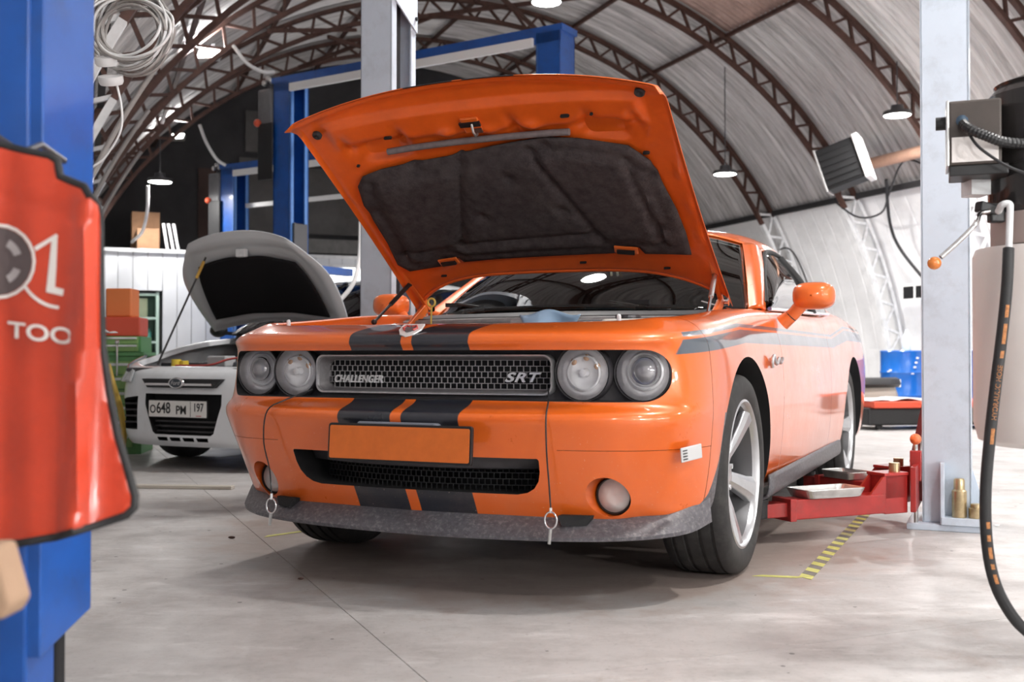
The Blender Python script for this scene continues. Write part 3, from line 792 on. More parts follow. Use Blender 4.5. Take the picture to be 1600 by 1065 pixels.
# ---- recessed light panel, grille, headlights
def yp(u): return -.725 + .085 * (u / .8) ** 2
for s0, s1 in ((.445, .868), (-.868, -.445)):
    MB().grid([[(u, yp(u), z) for u in np.linspace(s0, s1, 21)] for z in (.63, .84)]).build('light_panel', M_trimgrey, car, smooth=40)
for z0, z1 in ((.63, .672), (.793, .84)):
    MB().grid([[(u, yp(u) - .012, z) for u in np.linspace(-.45, .45, 31)] for z in (z0, z1)]).build('panel_strip', M_trimgrey, car, smooth=40)
def ring_uz(w, h, r, yfun, zc, uc=0.0, n=8):
    return [(uc + u, yfun(uc + u), zc + z) for u, z in rrect(w, h, r, n)]
def yr(u): return -.765 + .03 * (u / .455) ** 2
gr = empty('grille', parent=car)
def dens(pts, m=6):
    out = []
    for i in range(len(pts)):
        a, b = pts[i], pts[(i + 1) % len(pts)]
        d = math.dist(a, b); k = max(1, int(d / .05))
        for q in range(k): out.append(tuple(a[c] + (b[c] - a[c]) * q / k for c in range(3)))
    return out
def ring2(w, h, r, dy):
    pts = dens([(u, 0, z) for u, z in rrect(w, h, r, 8)])
    return [(u, yr(u) + dy, .7325 + z) for u, _, z in pts]
def dens_rr(w, h, r):      # same sample count for each ring: scale one outline
    return dens([(u, 0, z) for u, z in rrect(.91, .136, .03, 8)])
base_o = dens_rr(0, 0, 0)
def sring(sx, sz, dy): return [(u * sx, yr(u * sx) + dy, .7325 + z * sz) for u, _, z in base_o]
rings = [sring(1.0, 1.0, .03), sring(1.0, 1.0, .002), sring(.996, .97, -.004), sring(.985, .90, -.002), sring(.978, .86, .006), sring(.95, .70, .075)]
mb = MB(); n = len(base_o)
for a in range(len(rings) - 1):
    for i in range(n):
        j = (i + 1) % n
        b0 = len(mb.v); mb.v += [rings[a][i], rings[a][j], rings[a + 1][j], rings[a + 1][i]]; mb.f.append((b0, b0 + 1, b0 + 2, b0 + 3)); mb.m.append(0 if a < 4 else 1)
mb.build('grille_surround', [M_satin, mat('grille_bezel_grey', (0.27, 0.255, 0.26), 0.5, 0.2, var=0.2, vscale=40)], gr, smooth=35, merge=1e-5)
def mesh_grille(name, hw, z0, z1, yf, rows_, cols, parent, m, th=.0020, dp=.005):
    mb = MB(); dz = (z1 - z0) / rows_; du = 2 * hw / cols
    for r in range(rows_ + 1):
        for q in range(12):
            u0 = -hw + 2 * hw * q / 12; u1 = u0 + 2 * hw / 12
            mb.bar((u0, yf(u0), z0 + r * dz), (u1, yf(u1), z0 + r * dz), dp, th)
    for r in range(rows_):
        for c in range(cols + 1):
            u = -hw + du * (c + (.5 if r % 2 else 0))
            if u > hw: continue
            mb.bb(u - th / 2, u + th / 2, yf(u) - dp / 2, yf(u) + dp / 2, z0 + r * dz, z0 + (r + 1) * dz)
    return mb.build(name, m, parent)
M_mesh = mat('grille_mesh_grey', (0.40, 0.38, 0.385), 0.45, 0.2)
mesh_grille('grille_mesh', .435, .683, .780, lambda u: yr(u) + .060, 5, 38, gr, M_mesh)
MB().bb(-.45, .45, -.668, -.66, .66, .80).build('grille_backing', M_blackm, gr)
mesh_grille('lower_grille_mesh', .43, .352, .432, lambda u: -.785 + .1 * (u / .45) ** 2, 4, 44, car, mat('dark_mesh', (0.035, 0.035, 0.037), 0.5, 0.2))
MB().bb(-.47, .47, -.70, -.69, .33, .49).build('lower_grille_backing', M_blackm, car)
# black upper lip of the lower opening with a shallow recess
lip = [[(u, -.868 + .11 * (abs(u) / .46) ** 2.2 + dy, z) for u in np.linspace(-.452, .452, 31)] for z, dy in ((.478, .0), (.455, .004), (.432, .022), (.424, .07))]
MB().grid(lip).build('lower_grille_lip', M_trimgrey, car, smooth=40)
# orange stripe tabs carried over the lip (gaps between the black stripes)
M_script = mat('script_silver', (0.86, 0.85, 0.85), 0.3, 0.3)
text_obj('challenger_script', 'CHALLENGER', .036, M_script, gr, frame((-.295, yr(-.3) + .040, .713), (1, -.12, 0), (0, 0, 1)), extrude=.003, shear=.25, sx=.93, offset=.0009, spacing=1.06)
text_obj('srt_script', 'SRT', .043, M_script, gr, frame((.330, yr(.33) + .040, .722), (1, .12, 0), (0, 0, 1)), extrude=.003, shear=.35, sx=1.45, offset=.0010, spacing=1.12)
# headlights
M_reflect = mat('headlight_reflector', (0.96, 0.94, 0.94), 0.3, 0.0, var=0.10, vscale=26)
M_pearl = mat('headlight_inner', (0.95, 0.94, 0.94), 0.25, 0.0)
def headlight(u, outer, sgn):
    h = empty('headlight', (u * sgn, yp(u) - .002, .740), parent=car)
    RX = Matrix.Rotation(RAD(90), 4, 'X')       # lathe axis z -> -y
    def L_(prof, name, m, parent=h, off=(0, 0, 0), seg=40): return MB().lathe(prof, seg, Matrix.Translation(off) @ RX).build(name, m, parent, smooth=40)
    L_([(.094, .0), (.0955, .036), (.093, .041), (.0895, .038), (.087, .0)], 'bezel', M_trimgrey)
    L_([(.0005, .004), (.04, .006), (.065, .013), (.082, .026), (.087, .036)], 'reflector', M_reflect)
    if outer:
        L_([(.060, .004), (.062, .024), (.056, .028), (.050, .016)], 'projector_ring', M_pearl, off=(.004, 0, .006))
        L_([(.050, .010), (.048, .028), (.043, .034), (.038, .026)], 'projector_trim', M_chrome, off=(.004, 0, .006))
        L_([(.040, .020), (.036, .032), (.025, .042), (.012, .047), (.0005, .048)], 'projector_lens', mat('projector_glass', (0.50, 0.49, 0.50), 0.05, 0.3, coat=1.0), off=(.004, 0, .006))
    else:
        L_([(.056, .010), (.058, .026), (.053, .029), (.042, .016), (.015, .008)], 'inner_bowl', M_pearl)
        L_([(.0005, .036), (.012, .034), (.014, .01), (.014, .005)], 'bulb_cap', M_pearl)
        for k in range(3):
            a = RAD(25 + 55 * k)
            MB().sphere((.050 * math.cos(a), -.022, .050 * math.sin(a)), .011, (1, .6, 1), 12, 8).build('amber_bulb', mat('amber_bulb', (0.72, 0.46, 0.30), 0.25), h, smooth=60)
    L_([(.088, .034), (.080, .048), (.060, .060), (.035, .066), (.0005, .068)], 'lens', M_lens)
    return h
for sgn in (1, -1):
    headlight(.552, False, sgn); headlight(.742, True, sgn)
# fog lamps
for sgn in (1, -1):
    f_ = empty('fog_lamp', (sgn * .652, -.705, .352), parent=car)
    RX = Matrix.Rotation(RAD(90), 4, 'X')
    MB().lathe([(.060, -.03), (.060, .004), (.056, .008), (.053, .0)], 32, RX).build('bezel', M_black, f_, smooth=40)
    MB().lathe([(.0005, -.012), (.03, -.010), (.053, .001)], 32, RX).build('reflector', M_pearl, f_, smooth=40)
    MB().lathe([(.054, .001), (.045, .012), (.025, .019), (.0005, .021)], 32, RX).build('lens', glass_mat('fog_lens', (0.92, 0.90, 0.88), 1.4) if 'fog_lens' not in MATS else MATS['fog_lens'], f_, smooth=40)
# licence plate blank
M_plate = mat('orange_plate', (0.62, 0.140, 0.020), 0.42, var=0.08, vscale=20)
pl = empty('number_plate', (.025, -.985, .516), RAD(0.5), parent=car); pl.rotation_euler = (RAD(-4), 0, 0)
MB().prism([(x, 0, z) for x, z in rrect(.524, .122, .010, 4)], (0, 0, 0), (0, .014, 0)).build('plate_frame', M_black, pl, bevel=.002)
MB().prism([(x, 0, z) for x, z in rrect(.508, .106, .006, 4)], (0, -.003, 0), (0, .002, 0)).build('plate_face', M_plate, pl)
MB().bb(-.16, .13, .005, .06, .05, .068).build('plate_bracket', mat('bracket_grey', (0.16, 0.17, 0.20), 0.4), pl, bevel=.008)
MB().bb(-.10, .10, .012, .10, -.05, .03).build('plate_mount', M_black, pl)
# side marker
o = MB().box((0, 0, 0), (.10, .006, .046)).build('side_marker', mat('marker_white', (0.56, 0.56, 0.56), 0.25, coat=0.6), car, bevel=.003, mtx=frame((.892, -.668, .492), (.42, .91, .10), (-.91, .42, 0)))
for k in range(4): MB().box((-.033, -.0040, -.014 + k * .009), (.020, .002, .003)).build('marker_slit', M_black, o)
# emblem on the nose
em = [(-.040, .036), (.040, .036), (.043, .0), (.026, -.029), (0, -.041), (-.026, -.029), (-.043, .0)]
eM = frame((-.008, -.845, .877), (1, 0, 0), (0, .80, .52))
e_ = MB().prism([(x, y, 0) for x, y in em], (0, 0, 0), (0, 0, .006)).build('nose_emblem', mat('emblem_white', (0.80, 0.79, 0.78), 0.3, 0.4), car, bevel=.002, mtx=eM)
MB().prism([(x * .45, y * .55 + .002, 0) for x, y in em], (0, 0, .0062), (0, 0, .009)).build('emblem_head', mat('emblem_grey', (0.16, 0.15, 0.16), 0.3, 0.5), e_)
for sx_ in (-1, 1): MB().tube([(sx_ * .004, .012, .008), (sx_ * .018, .018, .009), (sx_ * .026, .004, .009), (sx_ * .016, -.008, .009)], .004, 8).build('emblem_horn', mat('emblem_red', (0.45, 0.06, 0.05), 0.4), e_)
# fender script
MB().tube(smooth_pts([(.945, .38, .750), (.947, .37, .775), (.948, .40, .795), (.948, .43, .770), (.948, .47, .765), (.949, .50, .785), (.949, .54, .768), (.949, .58, .785)], 40), .008, 8).build('fender_script', M_satin, car, smooth=60)

# ---- wheels
def make_wheel(name):
    w_ = empty(name); w_['label'] = 'silver five spoke alloy wheel with low profile tyre'
    T = Matrix.Rotation(RAD(90), 4, 'Y')        # lathe axis z -> +x (outer face)
    prof = [(.258, -.100), (.275, -.116), (.30, -.1225), (.325, -.122), (.345, -.116), (.357, -.104), (.3625, -.088), (.364, -.078), (.357, -.076), (.357, -.066), (.364, -.064),
            (.3645, -.034), (.357, -.032), (.357, -.020), (.3645, -.018), (.3645, .018), (.357, .020), (.357, .032), (.3645, .034), (.364, .064), (.357, .066), (.357, .076), (.364, .078), (.3625, .088),
            (.357, .104), (.345, .116), (.325, .122), (.30, .1225), (.275, .116), (.258, .100)]
    MB().lathe(prof, 72, T).build('tyre', M_tyre, w_, smooth=35)
    rim = empty('rim', parent=w_)
    MB().lathe([(.262, .098), (.270, .108), (.272, .114), (.264, .117), (.257, .110), (.252, .098), (.249, .090)], 72, T).build('rim_lip', M_rim, rim, smooth=35)
    MB().lathe([(.249, .091), (.238, .060), (.232, .0), (.235, -.09), (.262, -.105)], 72, T).build('rim_barrel', mat('shaded_barrel', (0.13, 0.13, 0.135), 0.45, 0.5), rim, smooth=35)  # barrel's shade is put into the colour, darker than the lip
    for k in range(5):
        a = RAD(72 * k + 52)
        mb = MB(); G = []
        for r, wd, h, dp in ((.030, .030, .045, .04), (.075, .027, .052, .04), (.13, .033, .072, .04), (.20, .041, .092, .038), (.245, .052, .103, .03), (.259, .058, .106, .025)):
            sec = [(-wd, h - dp), (-wd, h - .012), (-wd * .45, h), (wd * .45, h), (wd, h - .012), (wd, h - dp), (-wd, h - dp)]
            row = []
            for t_, hh in sec:
                ca_, sa_ = math.cos(a), math.sin(a)
                row.append((hh, r * ca_ - t_ * sa_, r * sa_ + t_ * ca_))
            G.append(row)
        mb.grid(G).build('spoke', M_rim, rim, bevel=.004)
    MB().lathe([(.0005, .062), (.030, .060), (.036, .054), (.06, .046), (.082, .036), (.084, .0)], 40, T).build('hub', M_rim, rim, smooth=35)
    for k in range(5):
        a = RAD(72 * k + 52 + 36); p = Vector((.030, .068 * math.cos(a), .068 * math.sin(a)))
        MB().cyl(p, p + Vector((.026, 0, 0)), .011, seg=6).build('lug_nut', M_chrome, rim)
    MB().lathe([(.06, .0), (.185, .0), (.185, -.028), (.06, -.028)], 48, T, closed=True).build('brake_disc', M_dsteel, w_, smooth=35)
    mb = MB(); G = []
    for k in range(9):
        a = RAD(150 + 8 * k); G.append([(x, r * math.cos(a), r * math.sin(a)) for r, x in ((.125, .025), (.20, .025), (.20, -.06), (.125, -.06), (.125, .025))])
    mb.grid(G).build('brake_caliper', mat('red_caliper', (0.62, 0.04, 0.02), 0.35), w_, bevel=.004)
    return w_
whl = make_wheel('wheel'); whl.parent = car; whl.location = (.800, 0, WZ)
for (x, y, flip) in ((.805, WB, 0), (-.800, 0, 1), (-.805, WB, 1)):
    c_ = copy_tree(whl, car); c_.location = (x, y, WZ); c_.rotation_euler = (RAD(20 if y else 0), 0, math.pi if flip else 0)

# ---- greenhouse
def patch(name, ctrl, m, nu=24, nv=24, both=True, solid=0.0, label=None):
    for sgn in ((1, -1) if both else (1,)):
        c_ = np.array(ctrl, float); c_[:, :, 0] *= sgn
        o = MB().grid([[tuple(p) for p in r] for r in net(c_, nu, nv)]).build(name, m, car, smooth=60, recalc=False)
        me = o.data
        if solid:
            md = o.modifiers.new('s', 'SOLIDIFY'); md.thickness = solid; md.offset = 0
WSB = [(0, .50, 1.005), (.28, .525, 1.003), (.55, .61, .998), (.77, .765, .992)]
WST = [(0, 1.27, 1.425), (.24, 1.29, 1.418), (.45, 1.345, 1.397), (.60, 1.436, 1.357)]
def between(a, b, f, bulge=(0, 0, 0)): return [tuple(p[i] + (q[i] - p[i]) * f + bulge[i] for i in range(3)) for p, q in zip(a, b)]
ws = [WSB, between(WSB, WST, .33, (0, -.02, .018)), between(WSB, WST, .66, (0, -.02, .018)), WST]
wsf = [[(-x, y, z) for x, y, z in r[::-1]] + r[1:] for r in ws]
MB().grid([[tuple(p) for p in r] for r in net(wsf, 24, 48)]).build('windshield', M_glass, car, smooth=60, solid=.006)
# A pillar (both sides): from windshield edge to side window edge
AP0 = [p for p in ((.77, .765, .992), (.719, .97, 1.108), (.662, 1.20, 1.240), (.60, 1.436, 1.357))]
AP1 = [(.835, .80, .995), (.79, 1.02, 1.112), (.74, 1.24, 1.222), (.685, 1.465, 1.318)]
APm = [((a[0] + b[0]) / 2 + .014, (a[1] + b[1]) / 2 - .02, (a[2] + b[2]) / 2 + .014) for a, b in zip(AP0, AP1)]
patch('windshield_pillar', [AP0, APm, AP1], M_paint, 16, 24, solid=.012)
# roof with side rails
roof = [[(0, 1.27, 1.428), (.24, 1.29, 1.421), (.45, 1.345, 1.400), (.60, 1.436, 1.360), (.685, 1.465, 1.318)],
        [(0, 1.60, 1.462), (.28, 1.61, 1.455), (.50, 1.63, 1.428), (.625, 1.66, 1.385), (.683, 1.68, 1.335)],
        [(0, 2.05, 1.466), (.28, 2.05, 1.458), (.50, 2.05, 1.432), (.625, 2.05, 1.385), (.683, 2.05, 1.328)],
        [(0, 2.42, 1.432), (.28, 2.42, 1.424), (.50, 2.43, 1.396), (.640, 2.43, 1.335), (.705, 2.43, 1.262)],
        [(0, 2.62, 1.395), (.28, 2.63, 1.385), (.50, 2.66, 1.348), (.660, 2.69, 1.262), (.735, 2.68, 1.175)]]
patch('roof_panel', roof, M_paint, 40, 32, solid=.012)
# sail panel
sail = [[(.735, 2.68, 1.175), (.705, 2.43, 1.262)], [(.790, 2.78, 1.07), (.775, 2.55, 1.12)], [(.838, 2.85, 1.035), (.84, 2.40, 1.015)]]
sail = [[(.660, 2.69, 1.262), (.735, 2.68, 1.175), (.80, 2.66, 1.085), (.85, 2.64, 1.02)], [(.66, 2.95, 1.19), (.72, 2.97, 1.14), (.775, 2.98, 1.09), (.82, 2.98, 1.045)],
        [(.64, 3.25, 1.11), (.69, 3.27, 1.085), (.745, 3.28, 1.07), (.79, 3.29, 1.045)]]
patch('sail_panel', sail, M_paint, 20, 20, solid=.012)
patch('rear_window', [[(0, 2.62, 1.395), (.28, 2.63, 1.385), (.50, 2.66, 1.348), (.660, 2.69, 1.262)], [(0, 2.98, 1.25), (.28, 2.985, 1.24), (.5, 2.99, 1.22), (.66, 2.95, 1.19)], [(0, 3.30, 1.08), (.28, 3.29, 1.08), (.5, 3.27, 1.085), (.64, 3.25, 1.11)]], M_glass, 20, 20, solid=.006)
patch('trunk_lid', [[(0, 3.28, 1.075), (.3, 3.28, 1.075), (.6, 3.26, 1.08), (.80, 3.26, 1.045)], [(0, 3.6, 1.06), (.3, 3.6, 1.06), (.6, 3.6, 1.05), (.79, 3.6, 1.03)], [(0, 3.93, 1.01), (.3, 3.925, 1.01), (.6, 3.90, 1.005), (.77, 3.82, 1.0)]], M_paint, 16, 16, solid=.012)
# side glass with dark frame and bright lower trim
SB = [(.845, .82, 1.002), (.848, 1.2, 1.012), (.852, 1.65, 1.018), (.855, 2.1, 1.028), (.85, 2.56, 1.04)]
ST = [(.825, .86, 1.03), (.74, 1.24, 1.215), (.684, 1.60, 1.328), (.684, 2.05, 1.322), (.722, 2.50, 1.20)]
sideg = [SB, between(SB, ST, .5, (.022, 0, .01)), ST]
patch('side_window', sideg, M_glass, 14, 36, solid=.005)
for sgn in (1, -1):
    top = [(sgn * (x + .004), y, z) for x, y, z in ST]; bot = [(sgn * (x + .006), y, z) for x, y, z in SB]
    MB().tube(smooth_pts(top, 30), .012, 8).build('window_seal', M_rubber, car, smooth=60)
    MB().tube(smooth_pts(bot, 30), .010, 8).build('belt_trim', M_chrome, car, smooth=60)
    MB().tube(smooth_pts([(sgn * .858, 1.98, 1.02), (sgn * .80, 1.97, 1.18), (sgn * .688, 1.96, 1.322)], 12), .022, 8).build('window_divider', M_rubber, car, smooth=60)
    # shoulder filler between door top and glass
    patch_c = [[(sgn * .80, y, .985), (sgn * .862, y, 1.0)] for y in (.55, .9)]
# ---- cabin interior
cb = MB(); cb.bb(-.72, .72, .62, 2.9, .58, .66); cb.build('cabin_floor', M_interior, car)
dash = [[(u, .66 + dy, z) for u in np.linspace(-.74, .74, 13)] for dy, z in ((-.03, .95), (.12, 1.0), (.26, .995), (.33, .95), (.34, .70))]
MB().grid(dash).build('dashboard', M_interior, car, smooth=40, solid=.01)
def seat(x):
    s_ = empty('seat', (x, 1.55, .60), parent=car)
    MB().box((0, -.1, .10), (.48, .52, .20)).build('cushion', M_interior, s_, bevel=.05, seg=3)
    MB().box((0, .22, .40), (.46, .16, .60), Matrix.Rotation(RAD(-14), 3, 'X')).build('backrest', M_interior, s_, bevel=.06, seg=3)
    MB().box((0, .33, .72), (.28, .10, .18), Matrix.Rotation(RAD(-10), 3, 'X')).build('headrest', mat('seat_grey', (0.16, 0.18, 0.175), 0.7), s_, bevel=.04, seg=3)
seat(.37); seat(-.37)
st_ = empty('steering_wheel', (.37, 1.05, .985), parent=car); st_.rotation_euler = (RAD(-68), 0, 0)
MB().tube([(.185 * math.cos(RAD(a)), .185 * math.sin(RAD(a)), 0) for a in range(0, 360, 12)], .015, 8, closed=True).build('rim', M_black, st_, smooth=60)
MB().box((0, 0, -.02), (.30, .05, .02)).build('spokes', M_black, st_, bevel=.008); MB().cyl((0, 0, -.03), (0, 0, .01), .06, seg=20).build('hub', M_black, st_)
# rear view mirror with a bead pendant
MB().box((.02, .98, 1.285), (.22, .03, .06)).build('interior_mirror', M_black, car, bevel=.015, seg=3)
pd = empty('bead_pendant', (.14, .80, 1.14), parent=car)
bead = MB().sphere((0, 0, 0), .0065, seg=8, rings=6).mesh('bead', mat('bead_cream', (0.70, 0.62, 0.48), 0.4))
for k in range(9):
    f = k / 8
    for sg in (-1, 1): link('bead', bead, pd, loc=(sg * .030 * (1 - f), 0, .11 - .115 * f))
MB().bar((0, 0, -.005), (0, 0, -.055), .008, .008).bar((-.014, 0, -.022), (.014, 0, -.022), .008, .008).build('cross', mat('bead_gold', (0.55, 0.45, 0.30), 0.35, 0.5), pd)
# ---- door mirrors
for sgn in (1, -1):
    mr = empty('door_mirror', (sgn * 1.046, .77, 1.053), parent=car)
    mb = MB(); G = []
    for (yy, a, b, zz) in ((-.066, .004, .003, -.002), (-.062, .035, .024, -.002), (-.050, .062, .041, 0), (-.028, .080, .053, 0), (0.0, .088, .058, 0), (.035, .088, .058, 0), (.055, .084, .055, 0), (.058, .078, .049, 0), (.048, .074, .045, 0), (.048, .002, .002, 0)):
        row = []
        for k in range(33):
            t_ = 2 * math.pi * k / 32; c_, s2 = math.cos(t_), math.sin(t_)
            row.append((a * math.copysign(abs(c_) ** .62, c_), yy, zz + b * math.copysign(abs(s2) ** .72, s2)))
        G.append(row)
    mb.grid(G).build('mirror_shell', M_orange, mr, smooth=40)
    MB().tube([(-sgn * .050, .012, -.035), (-sgn * .085, .015, -.075), (-sgn * .135, .02, -.115)], [.030, .028, .034], 14).build('mirror_stalk', M_orange, mr, smooth=50)
    MB().tube([(-sgn * .096, .016, -.084), (-sgn * .099, .016, -.087)], .0295, 14).build('stalk_seam', M_black, mr)
# ---- wipers and cowl
cowl = [[(u, y + .20 * (abs(u) / .78) ** 2.0, z - .004 * (abs(u) / .78)) for u in np.linspace(-.80, .80, 41)] for y, z in ((.30, .945), (.34, .965), (.44, .985), (.53, 1.0))]
MB().grid(cowl).build('cowl_panel', mat('cowl_black', (0.022, 0.021, 0.024), 0.55, var=0.2, vscale=25), car, smooth=40, solid=.01)
for dy, zz, m_, r_ in ((.285, .955, M_rubber, .013), (.262, .945, mat('cowl_seal_grey', (0.30, 0.29, 0.29), 0.6, var=0.2, vscale=30), .016)):
    MB().tube([(u, dy + .20 * (abs(u) / .78) ** 2, zz) for u in np.linspace(-.78, .78, 41)], r_, 8).build('cowl_seal', m_, car, smooth=60)
for (a, b, c_) in (((.34, .60, 1.005), (.10, .58, 1.03), (-.20, .60, 1.045)), ((-.30, .60, 1.0), (-.50, .64, 1.03), (-.64, .72, 1.05))):
    w_ = MB().tube(smooth_pts([a, b, c_], 12), .008, 8).build('wiper_arm', M_black, car, smooth=60)
    MB().bar(Vector(b) + Vector((.28, -.006, .0)), Vector(c_) + Vector((-.06, .006, -.005)), .012, .02).build('wiper_blade', M_black, w_)
MB().tube([(.60, .62, 1.03), (.74, .55, .99)], .006, 6).build('washer_line', M_chrome, car)
# ---- engine bay
bay = empty('engine_bay', parent=car)
MB().bb(-.76, .76, -.60, .34, .60, .66).build('bay_floor', M_blackm, bay)
for sgn in (1, -1):
    # inner fender flange with bolts, orange
    rows_ = [[(sgn * x, y, z) for (x, y, z) in r] for r in (
        [(.745, -.60, .862), (.765, -.30, .890), (.765, .05, .915), (.765, .40, .93)], [(.715, -.60, .872), (.73, -.30, .900), (.73, .05, .925), (.735, .40, .945)], [(.665, -.58, .855), (.675, -.30, .885), (.675, .05, .905), (.675, .42, .92)], [(.655, -.58, .66), (.665, -.30, .66), (.665, .05, .66), (.665, .42, .66)])]
    fl_ = MB().grid([[tuple(p) for p in r] for r in net(rows_, 16, 20)]).build('inner_fender', M_orange_deep, bay, smooth=40, solid=.006)
    for y_ in (-.48, -.30, -.12, .06, .24):
        MB().cyl((sgn * .705, y_, .87 + (y_ + .48) * .07), (sgn * .705, y_, .892 + (y_ + .48) * .07), .009, seg=6).build('flange_bolt', M_chrome, fl_)
    # hood strut (gas spring)
mb = MB(); mb.bb(-.30, .30, -.42, .18, .66, .86); mb.build('engine_cover', M_black, bay, bevel=.04, seg=3)
MB().bar((-.66, -.03, .895), (.66, -.03, .895), .05, .035).build('strut_bar', M_satin, bay, bevel=.008)
MB().bar((-.10, .18, .936), (.60, .20, .934), .05, .022).build('bay_brace', M_satin, bay, bevel=.006)
MB().bb(.44, .64, -.24, -.02, .66, .930).build('washer_tank', mat('tank_cream', (0.72, 0.70, 0.64), 0.5), bay, bevel=.015)
MB().cyl((.44, .09, .80), (.44, .09, .940), .040, seg=20).cyl((.44, .09, .940), (.44, .09, .957), .050, seg=20).build('filler_cap', M_dsteel, bay, bevel=.004)
MB().bb(.30, .44, -.20, .05, .66, .88).build('fuse_box', M_blackm, bay, bevel=.01)
for (x, y, z) in ((-.745, -.50, .886), (.60, -.50, .886)):
    MB().cyl((x, y, z - .02), (x, y, z + .042), .008, seg=12).sphere((x, y, z + .042), .008, seg=10, rings=6).build('hood_pin', M_white_steel, car, smooth=50)
MB().grid([[(.17 + .13 * x * (1 - .35 * f), -.06 + .05 * f * math.sin(3 * x), .965 - .07 * f + .012 * math.cos(4 * x)) for x in np.linspace(-1, 1, 15)] for f in np.linspace(0, 1, 8)]).build('cleaning_cloth', mat('blue_cloth', (0.38, 0.55, 0.75), 0.7), bay, smooth=80, solid=.006)
# dipstick
MB().tube([(-.55 + .018 * math.cos(RAD(a)), .30, 1.035 + .018 * math.sin(RAD(a))) for a in range(0, 360, 20)], .005, 8, closed=True).tube([(-.55, .30, 1.017), (-.553, .30, .90)], .004, 6).build('dipstick', mat('yellow_handle', (0.75, 0.50, 0.10), 0.45), bay, smooth=60)
# ---- open hood
H_TH = math.atan2(1.735 - 1.03, .48 + .56); HD = Vector((0, -math.cos(H_TH), math.sin(H_TH))); HN = Vector((0, math.sin(H_TH), math.cos(H_TH))); HB = Vector((0, .56, 1.03))
def HP(u, l, c): return HB + Vector((u, 0, 0)) + HD * l + HN * c
def l_front(u): a = abs(u) / .75; return 1.315 - .065 * a ** 2.2
def l_rear(u): a = min(1, abs(u) / .75); return .20 * (1 - a ** 4.5)
def crown(u, f):
    a = abs(u) / .75; base = .075 * (1 - a ** 2.4)
    return base * (.45 + .55 * f)
hood = empty('hood', parent=car)
NUH, NLH = 60, 40
def hw(f): return .752 - .012 * math.sin(math.pi * f)
def hood_pt(a, f, off):
    u = a * hw(f); l = l_rear(u) + (l_front(u) - l_rear(u)) * f
    lipdrop = -.055 * max(0, (f - .93) / .07) ** 2 - .035 * max(0, (abs(a) - .955) / .045) ** 2
    return HP(u, l, crown(u, f) + lipdrop + off)
us = np.linspace(-1, 1, NUH + 1); fs_ = np.linspace(0, 1, NLH + 1)
# outer skin in the car's own coordinates; stripes from the paint
MB().grid([[hood_pt(a, f, .004) for a in us] for f in fs_], flip=True).build('hood_skin', M_hood_top, hood, smooth=60, solid=.003)
# inner panel: dips away from the skin as a pressed frame
def sst(x, a, b): t_ = min(1, max(0, (x - a) / (b - a))); return t_ * t_ * (3 - 2 * t_)
def inner_off(u, l, a, f):
    edge = min((1 - abs(a)) * .75, (1 - f) * 1.15, f * 1.1)
    d = -.004 - .018 * sst(edge, .008, .03)
    # raised frame band round the insulation, recessed corner pockets near the nose
    d -= .020 * sst(l, 1.03, 1.075) * (1 - sst(l, 1.165, 1.20)) * sst(.66 - abs(u), 0, .05)
    for cx in (-.47, .47): 
        d += .030 * math.exp(-(((u - cx) / .10) ** 4 + ((l - 1.02) / .055) ** 4))
    for cx in (-.60, -.36, .12, .42, .60):
        d += .024 * math.exp(-(((u - cx) / .022) ** 2 + ((l - 1.06) / .05) ** 2))
    for cx, cl in ((-.15, 1.06), (.02, 1.05), (.20, 1.06)):
        d -= .016 * math.exp(-(((u - cx) / .035) ** 2 + ((l - cl) / .028) ** 2))
    for cl in (.45, .62, .80):
        d -= .008 * math.exp(-(((abs(u) - .705) / .018) ** 2 + ((l - cl) / .05) ** 2))
    return d
NU2, NL2 = 150, 120
G = []
for f in np.linspace(0, 1, NL2 + 1):
    row = []
    for a in np.linspace(-.996, .996, NU2 + 1):
        u = a * hw(f); l = l_rear(u) + (l_front(u) - l_rear(u)) * f; row.append(hood_pt(a, min(f, .997), inner_off(u, l, a, f)))
    G.append(row)
MB().grid(G).build('hood_inner_panel', M_orange_deep, hood, smooth=80)
# insulation pad with pressed ribs
pad_out = [(-.642, .859), (-.60, .905), (-.507, .925), (-.36, .935), (-.204, .945), (0, .975), (.224, 1.0), (.358, .985), (.544, .945), (.61, .87), (.63, .74), (.649, .606), (.655, .47), (.649, .345), (.457, .345), (.44, .385), (.345, .385), (.335, .35), (.152, .345), (-.208, .340), (-.375, .335), (-.39, .365), (-.47, .362), (-.48, .320), (-.655, .309), (-.69, .36), (-.672, .50), (-.669, .618), (-.668, .75)]
def inpoly(x, y, P):
    c_ = False; j = len(P) - 1
    for i in range(len(P)):
        if (P[i][1] > y) != (P[j][1] > y) and x < (P[j][0] - P[i][0]) * (y - P[i][1]) / (P[j][1] - P[i][1]) + P[i][0]: c_ = not c_
        j = i
    return c_
def segd(x, y, a, b):
    dx, dy = b[0] - a[0], b[1] - a[1]; t_ = max(0, min(1, ((x - a[0]) * dx + (y - a[1]) * dy) / (dx * dx + dy * dy))); return math.hypot(x - a[0] - t_ * dx, y - a[1] - t_ * dy)
RIDGES = [((-.143, .95), (-.33, .46)), ((.15, .95), (.30, .47)), ((-.62, .43), (-.33, .46)), ((-.33, .46), (.30, .49)), ((-.58, .86), (-.60, .44)), ((.52, .88), (.56, .42)), ((.56, .42), (.45, .42))]
